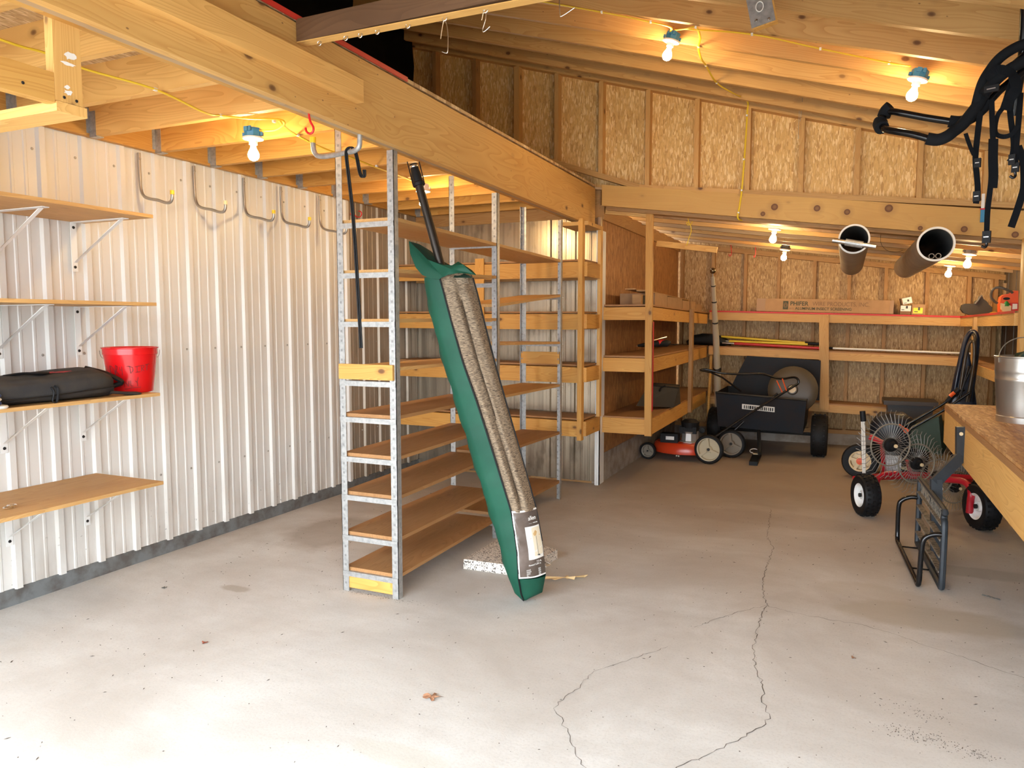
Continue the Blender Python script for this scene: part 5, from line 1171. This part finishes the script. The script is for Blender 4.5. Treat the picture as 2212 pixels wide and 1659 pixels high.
m=MB(); m.tube(smoothpts([(0.7,6.55,0.286),(0.781,6.45,0.306),(0.836,6.4,0.31),(0.869,6.35,0.288),(0.879,6.3,0.247),(0.876,6.3,0.178),(0.874,6.3,0.098)],4),.025,10); m.build('right_leg',M['red_steel'],t,smooth=True)
for c in FC[:3]:
    m=MB(); c=V(c); m.tube([c-axd*.03,c-axd*.10,V((c.x-.02,6.62,.30))],.017,8); m.build('wheel_arm',M['red_steel'],t,smooth=True)
m=MB(); m.tube([V(FC[0])-axd*.08,V(FC[0])-axd*.08+V((-.10,.02,.04))],.022,8); m.build('arm_stub',M['red_steel'],t)
cL=V((0.182,6.33,0.138)); cL.z=.158; wheel('w',cL,(-.93,-.36,0),.158,.125,t)
cR=V((0.943,6.25,0.144)); cR.z=.165; wheel('w',cR,(-.93,-.36,0),.165,.125,t)
a_=V((0.309,6.6,0.329)); m=MB(); m.box((a_.x-.01,6.66,a_.z-.03),(a_.x+.13,6.67,a_.z+.10)); m.build('guard_plate',M['galv'],t)
m=MB(); m.tube([(0.163,6.5,0.298),(0.148,6.5,0.528),(0.138,6.5,0.732)],.008,8); m.tube([(0.173,6.5,0.299),(0.165,6.5,0.53),(0.151,6.5,0.733)],.008,8); m.build('lift_rod',M['pvc_rim'],t,smooth=True)
m=MB(); m.tube([(0.149,6.5,0.714),(0.139,6.5,0.795)],.022,10); m.build('grip',M['black'],t,smooth=True)

# ================================================================= WHEELED TRIMMER and bin on the right
t=empty('string_mower',(.35,8.0,0),label='dark push mower with an orange-centred cream wheel behind the wheel rake',cat='mower')
M['navy_metal']=plain('dark_navy_body',(.010,.013,.020),.4)
c=V((0.165,7.85,0.159)); c.z=.165; wheel('w',c,(-.1,-1,0),.165,.07,t,rim='cream',rr=.60,knob=False,spokes=5,hub='orange')
c=V((c.x+.42,c.y+.25,.165)); wheel('w',c,(-.1,-1,0),.165,.07,t,rim='cream',rr=.60,knob=False,hub='orange')
c=V((0.331,8,0.36)); m=MB(); m.lathe([(0,0),(.26,0),(.28,.04),(.25,.14),(.12,.18),(0,.18)],Matrix.Translation((c.x+.15,8.1,.14)),28); m.build('deck',M['navy_metal'],t,smooth=True,angle=40)
blob('engine_cover',[(V((c.x-.08,8.1,.42)),(0,.10,0),(0,0,.10)),(V((c.x+.0,8.1,.45)),(0,.15,0),(0,0,.17)),(V((c.x+.2,8.1,.45)),(0,.16,0),(0,0,.18)),(V((c.x+.34,8.1,.42)),(0,.10,0),(0,0,.12))],M['navy_metal'],t,16,6,.003)
for dy in(-.0,.34):
    a_,b_,d_=[(0.531,7.6,0.507),(0.822,7.6,0.72),(1.011,7.6,0.881)]; m=MB(); m.tube([V((x,y+dy,z)) for x,y,z in(a_,b_,d_)],.012,10); m.build('handle_bar',M['tube_black'],t,smooth=True)
p=V((0.527,7.6,0.515)); m=MB(); m.lathe([(0,-.02),(.022,-.02),(.022,.02),(0,.02)],Matrix.Translation(p)@Matrix.Rotation(PI/2,4,'X'),10); m.tube([p+V((-.06,0,.05)),p+V((-.01,0,.01))],.012,8); m.build('handle_knob',M['orange'],t)
p=V((0.883,7.5,0.877)); 
m=MB(); m.tube([(0.83,7.5,0.801),(0.876,7.5,0.868),(0.916,7.5,0.919)],.022,10); m.build('control_grip',M['black'],t,smooth=True)
m=MB(); m.tube([(0.844,7.46,0.854),(0.878,7.46,0.888)],.016,8); m.build('control_lever',M['orange'],t,smooth=True)
# grey tote with lid on the low far shelf
t=empty('storage_tote',(0.668,9.2,0.464),label='dark grey plastic tote with lid behind the wheel rake',cat='tote')
M['tote_grey']=plain('tote_grey',(.055,.055,.06),.5); M['tote_lid']=plain('tote_lid',(.05,.035,.025),.5)
a_=V((0.445,9.1,0.336)); b_=V((0.872,9.1,0.586)); m=MB(); m.hexa([(a_.x+.02,9.1,.30),(b_.x-.01,9.1,.30),(b_.x-.01,9.44,.30),(a_.x+.02,9.44,.30),(a_.x-.005,9.08,.60),(b_.x+.01,9.08,.60),(b_.x+.01,9.46,.60),(a_.x-.005,9.46,.60)]); m.build('tote_body',M['tote_grey'],t,bevel=.02)
m=MB(); m.box((a_.x-.045,9.04,.60),(b_.x+.05,9.49,.645)); m.build('tote_lid',M['tote_lid'],t,bevel=.016)
boxo('stand',(a_.x,9.12,0),(b_.x,9.40,.30),M['card_dark'],t)
# green seed box
t=empty('green_hopper',(0.773,7.7,0.389),label='dark green plastic hopper bin behind the rake wheels',cat='bin'); M['dk_green']=plain('dark_green_plastic',(.02,.045,.02),.5)
Q=[(0.57,7.7,0.354),(0.833,7.7,0.287),(0.894,7.95,0.338),(0.624,7.95,0.386)]+[(0.574,7.7,0.539),(0.792,7.7,0.645),(0.84,7.95,0.64),(0.656,7.95,0.556)]
m=MB(); m.hexa(Q); m.build('hopper_body',M['dk_green'],t,bevel=.012)
m=MB(); m.tube([V(Q[0])*.5+V(Q[1])*.5,(V(Q[0])*.5+V(Q[1])*.5)*1+V((0,.1,-.25))],.03,8); 
for v in m.bm.verts: v.co.z=max(0,v.co.z)
m.build('hopper_leg',M['black'],t)
t=empty('grey_hopper',(0.947,7,0.201),label='low grey trapezoid metal pan under the workbench behind the bent post',cat='pan'); M['pan']=plain('pan_grey',(.12,.125,.115),.5)
Q=[(0.833,6.95,0.27),(1.029,6.95,0.218),(1.101,7.4,0.184),(0.92,7.4,0.234)]+[(0.911,6.95,0.417),(1.032,6.95,0.302),(1.104,7.4,0.265),(0.983,7.4,0.376)]
m=MB(); m.hexa(Q); m.build('pan_body',M['pan'],t,bevel=.006)
boxo('pan_feet',(1.0,7.0,0),(1.12,7.3,.30),M['black'],t)
# tall bent tube sled
t=empty('poly_sled',(1.002,7.9,0.718),label='tall dark blue curved snow scoop and bent tubes leaning behind the workbench',cat='snow scoop'); M['navy_plastic']=plain('navy_plastic',(.008,.012,.028),.3); M['worn_tube']=plain('worn_dark_tube',(.06,.045,.03),.35,.4)
m=MB(); m.tube(smoothpts([(0.941,8,0.857),(0.957,8,1.009),(0.985,8.02,1.181),(1.015,8.04,1.331),(1.046,8.05,1.395),(1.075,8.05,1.408),(1.096,8.03,1.374),(1.099,8,1.29),(1.09,7.98,1.099),(1.073,7.96,0.929),(1.061,7.95,0.767)],5),.022,12,flat=1.3); m.build('outer_tube',M['navy_plastic'],t,smooth=True)
m=MB(); m.tube(smoothpts([(0.973,7.9,0.866),(0.998,7.9,1.144),(1.023,7.92,1.291),(1.047,7.92,1.321),(1.063,7.9,1.305),(1.07,7.9,1.145),(1.051,7.9,0.933),(1.029,7.9,0.771)],5),.014,12); m.build('inner_tube',M['worn_tube'],t,smooth=True)
m=MB(); m.tube(smoothpts([(1.062,8,1.387),(1.078,7.97,1.354),(1.079,7.95,1.185),(1.061,7.92,0.932),(1.043,7.9,0.771)],5),.012,10); m.build('front_tube',M['worn_tube'],t,smooth=True)
blob('scoop_pan',[(V((1.013,8.02,1.224)),(.03,0,0),(0,.01,0)),(V((1.009,8.02,1.052)),(.07,0,0),(0,.02,0)),(V((1.011,8.02,0.836)),(.10,0,0),(0,.03,0)),(V((1.028,8.02,0.62)),(.12,0,0),(0,.04,0)),(V((1.058,8.02,0.185)),(.12,0,0),(0,.05,0))],M['navy_plastic'],t,14,3,.002)
for P in ([(0.936,7.8,0.776),(1.044,7.8,1.108)],[(0.958,7.8,0.777),(1.016,7.8,1.107)]):
    m=MB(); m.tube(P,.008,8); m.build('thin_bar',M['tube_black'],t,smooth=True)

# ================================================================= ORANGE MOWER
t=empty('push_mower',(-1.3,8.0,0),label='orange-red push mower with cream high rear wheels under the side shelves',cat='lawn mower')
M['mower_red']=plain('mower_orange_red',(.55,.045,.01),.25); M['alu']=plain('engine_aluminium',(.45,.43,.40),.4,.7); M['wheel_cream']=plain('wheel_cream',(.50,.42,.28),.5); M['wheel_grey']=plain('wheel_grey',(.24,.20,.15),.5)
ax=(-.02,-1,0)
cr=V((-1.285,7.98,.155)); wheel('w',cr,(-.15,-1,0),.155,.055,t,rim='wheel_cream',rr=.86,knob=False,spokes=3,hub='hole')
cr2=V((-1.12,8.46,.155)); wheel('w',cr2,(-.15,-1,0),.155,.055,t,rim='wheel_grey',rr=.84,knob=False,spokes=3)
cf=V((-1.942,8,0.104)); cf.z=.092; wheel('w',cf,(-.1,-1,0),.092,.045,t,rim='wheel_grey',rr=.75,knob=False,spokes=3)
cf2=cf+V((.05,.45,0)); wheel('w',cf2,(-.1,-1,0),.092,.045,t,rim='wheel_grey',rr=.75,knob=False)
dc=V(((cf.x+cr.x)/2+.02,8.22,.075)); m=MB(); Ts=Matrix.Translation(dc)@Matrix.Diagonal((1.28,1,1,1))
m.lathe([(.255,0),(.262,.005),(.262,.03),(.255,.09),(.235,.115),(.15,.125),(0,.125)],Ts,40); m.build('deck',M['mower_red'],t,smooth=True,angle=35)
p=V((-1.618,7.96,0.073)); text('deck_word','rna',.03,M['label_white'],t,Matrix.Translation((p.x-.01,7.954,.058))@Matrix.Rotation(PI/2,4,'X'),.001)
m=MB(); T=Matrix.Translation((dc.x+.07,8.18,.19)); m.lathe([(0,0),(.13,0),(.13,.012),(.095,.02),(.09,.10),(.095,.12),(0,.12)],T,10); m.build('engine_block',M['alu'],t,bevel=.002)
m=MB(); m.box((dc.x-.03,8.10,.29),(dc.x+.15,8.30,.36)); m.lathe([(0,.16),(.09,.16),(.10,.22),(.06,.25),(0,.25)],T,20); m.build('engine_cowl',M['black'],t,bevel=.004)
m=MB(); m.box((dc.x-.22,8.02,.19),(dc.x-.03,8.14,.29)); m.build('air_box',M['black'],t,bevel=.008)
m=MB(); m.box((dc.x-.16,8.017,.225),(dc.x-.07,8.02,.262)); m.build('air_box_label',M['label_white'],t)
m=MB(); m.lathe([(0,0),(.032,0),(.032,.02),(0,.03)],Matrix.Translation((dc.x+.21,8.12,.335))@Matrix.Rotation(PI/2,4,'X'),14); m.build('fuel_cap',M['black'],t,smooth=True)
m=MB(); m.tube([(-1.267,8.05,0.259),(-0.903,8.2,0.533),(-0.438,8.35,0.858)],.0125,10); m.build('lower_handle',M['tube_black'],t,smooth=True)
m=MB(); m.tube([(-1.152,8.5,0.243),(-0.85,8.6,0.558),(-0.665,8.65,0.715)],.0125,10); m.build('lower_handle',M['tube_black'],t,smooth=True)
m=MB(); m.tube(smoothpts([(-0.438,8.35,0.858),(-0.444,8.35,0.897),(-0.485,8.34,0.92),(-0.596,8.3,0.905),(-0.694,8.25,0.925),(-0.797,8.2,0.955),(-1.001,8.15,0.952),(-1.184,8.1,0.96),(-1.35,8.08,0.996),(-1.41,8.06,0.986)],4),.012,10); m.build('upper_handle',M['tube_black'],t,smooth=True)
m=MB(); m.tube([(-1.395,8.06,0.986),(-1.3,8.07,0.968),(-1.198,8.2,0.908),(-1.027,8.4,0.748)],.010,8); m.build('control_bar',M['tube_black'],t,smooth=True)
m=MB(); m.tube([(-0.65,8.28,0.885),(-0.592,8.3,0.758)],.006,6); m.build('starter_cord',M['orange'],t); m=MB(); m.tube([(-0.595,8.28,0.906),(-0.552,8.3,0.78)],.006,6); m.build('starter_cord',M['orange'],t)

# ================================================================= DUMP CART with a spreader drum in it
t=empty('dump_cart',(-.8,9.0,0),label='dark blue-black dump cart with a sign plate and fat tire by the far wall',cat='cart')
M['cart']=plain('cart_dark_steel',(.005,.007,.011),.55,0,scale=5,c2=(.011,.007,.007),spec=.25)
x0,x1=-1.31,-.36
m=MB(); m.hexa([(x0+.03,8.55,.33),(x1-.03,8.55,.30),(x1-.03,9.45,.30),(x0+.03,9.45,.33),(x0,8.50,.715),(x1,8.50,.665),(x1,9.45,.665),(x0,9.45,.715)])
fz=m.bm.faces; m.bm.faces.ensure_lookup_table(); m.bm.faces.remove(m.bm.faces[1]); m.build('cart_bed',M['cart'],t)
m=MB(); m.tube([(x0,8.50,.715),(x1,8.50,.665)],.012,8); m.build('bed_rim',M['dark_metal'],t)
m=MB(); m.hexa([(x0+.0,9.42,.62),(x1+.10,9.42,.58),(x1+.10,9.44,.58),(x0+.0,9.44,.62),(x0+.22,9.42,1.09),(x1+.10,9.42,1.05),(x1+.10,9.44,1.05),(x0+.22,9.44,1.09)]); m.build('tailgate',M['cart'],t)
m=MB(); m.box((-1.02,8.515,.545),(-.68,8.525,.60)); 
for v in m.bm.verts: v.co.z+=(v.co.x+1.02)*-.06; v.co.y-=.03
m.build('sign_plate',M['pvc_rim'],t)
m=MB(); r=random.Random(8); x=-1.0
while x<-.70: w=r.uniform(.008,.02); m.box((x,8.480,.553-(x+1.02)*.06),(x+w,8.484,.588-(x+1.02)*.06)); x+=w+r.uniform(.006,.012)
m.build('sign_print',M['black'],t)
cw=V((-.235,8.95,.235)); wheel('w',cw,(1,-.0,0),.235,.17,t,rim='dark_metal',rr=.5)
cw=V((-1.40,9.2,.235)); wheel('w',cw,(-1,0,0),.235,.17,t,rim='dark_metal',rr=.5)
m=MB(); m.tube([(-1.4,9.07,.235),(-.3,9.0,.235)],.018,8); m.tube([(-.85,8.6,.31),(-.80,8.25,.10)],.02,8); m.build('axle',M['dark_metal'],t)
t=empty('round_drum',(-.72,8.9,.7),label='olive brown round drum lid standing inside the dark dump cart',cat='drum')
M['drum']=plain('olive_brown_drum',(.075,.052,.028),.45)
c=V((-0.522,8.8,0.749)); m=MB(); T=Matrix.Translation(c)@Matrix.Rotation(PI/2-.15,4,'X')@Matrix.Rotation(.0,4,'Z')
m.lathe([(0,.06),(.05,.055),(.06,.03),(.18,.03),(.235,.015),(.262,0),(.265,-.03),(.25,-.16),(0,-.16)],T,44); m.build('drum_body',M['drum'],t,smooth=True,angle=40)
m=MB(); m.lathe([(0,.055),(.035,.055),(.04,.075),(0,.078)],T,20); m.build('drum_cap',M['cream'],t,smooth=True)
# flagpole and stick
t=empty('flagpole_section',(-1.385,9.09,0),label='tapering silver flagpole with a ball finial leaning at the side shelves',cat='flagpole')
P=[V(q) for q in [(-1.403,9.28,0.261),(-1.387,9.2,0.554),(-1.39,9.1,0.925),(-1.393,9,1.258),(-1.4,8.9,1.583),(-1.4,8.8,1.793),(-1.402,8.72,2.01)]]
base=P[0]-(P[1]-P[0])*((P[0].z-.0)/(P[1]-P[0]).z)
m=MB(); m.tube([base]+P,.03,16,rs=[.012,.018,.040,.040,.038,.032,.026,.022]); m.build('pole_shaft',plain('champagne_metal',(.62,.53,.38),.3,.35),t,smooth=True)
m=MB(); q=P[-1]+(P[-1]-P[-2]).normalized()*.05; m.tube([P[-1],q],.008,8); m.build('finial_stem',M['screw'],t)
cb=q+V((0,0,.02)); m=MB(); m.lathe([(.034*math.sin(PI*i/12)+(0),-.034*math.cos(PI*i/12)) for i in range(13)],Matrix.Translation(cb),20); m.build('ball_finial',plain('brass_ball',(.22,.16,.09),.25,.9),t,smooth=True)
for k_ in(2,3): 
    m=MB(); q=P[k_]; m.tube([q-V((0,0,.03)),q+V((0,0,.03))],.046,16); m.build('pole_collar',M['dark_metal'],t,smooth=True) if k_==2 else m.bm.free()
for f_ in(.3,.62,.86):
    q=P[3].lerp(P[-1],f_); m=MB(); rr_=.036-.014*f_; m.tube([q,q+(P[-1]-P[3]).normalized()*.012],rr_+.003,14); m.build('pole_band',M['dark_metal'],t,smooth=True)
m=MB(); m.tube([(-1.519,9.3,0.062),(-1.505,9.25,0.573),(-1.473,9.15,1.098)],.016,10); 
for v in m.bm.verts: v.co.z=max(v.co.z,.0)
m.build('wooden_stick',M['pine_gold'],None,smooth=True,label='slim wooden stick standing beside the flagpole',cat='stick')
# floor trap
t=empty('hitch_tool',(-0.822,8.101,0),label='black hitch block with yellow tag and ring lying on the rear floor',cat='hitch')
A_,B_=[V(q) for q in [(-0.841,8.065,0),(-0.863,8.677,0)]]; board('hitch_body',A_+V((0,0,.022)),B_+V((0,0,.022)),.085,.04,M['black'],t,bevel=.004)
C_=A_.lerp(B_,.75)+V((0,0,.045)); board('yellow_tag',C_,C_+(B_-A_).normalized()*.07,.075,.01,M['cream'],t)
m=MB(); c=B_+V((-.04,.03,.05)); m.tube([c+V((.045*math.cos(a),.03*math.sin(a),.02*math.sin(a)+.0)) for a in[2*PI*i/20 for i in range(20)]],.006,6,closed=True); m.build('ring',M['pvc_rim'],t,smooth=True)

m=MB(); m.tube(smoothpts([(0.187,4.4,3.15),(0.19,4.4,3.075),(0.19,4.4,3.022)],4),.0014,5); m.build('thin_wire',M['dark_metal'],None,label='thin dark wire hanging straight down from a rafter near the top right',cat='wire')
m=MB(); m.tube(smoothpts([(0.233,6.9,2.222),(0.236,6.9,2.146),(0.269,6.9,2.096),(0.314,6.9,2.072),(0.364,6.9,2.07),(0.398,6.9,2.08)],5),.0016,5); m.build('thin_wire',M['dark_metal'],None,label='thin dark wire loop hanging between the two grey tubes',cat='wire')
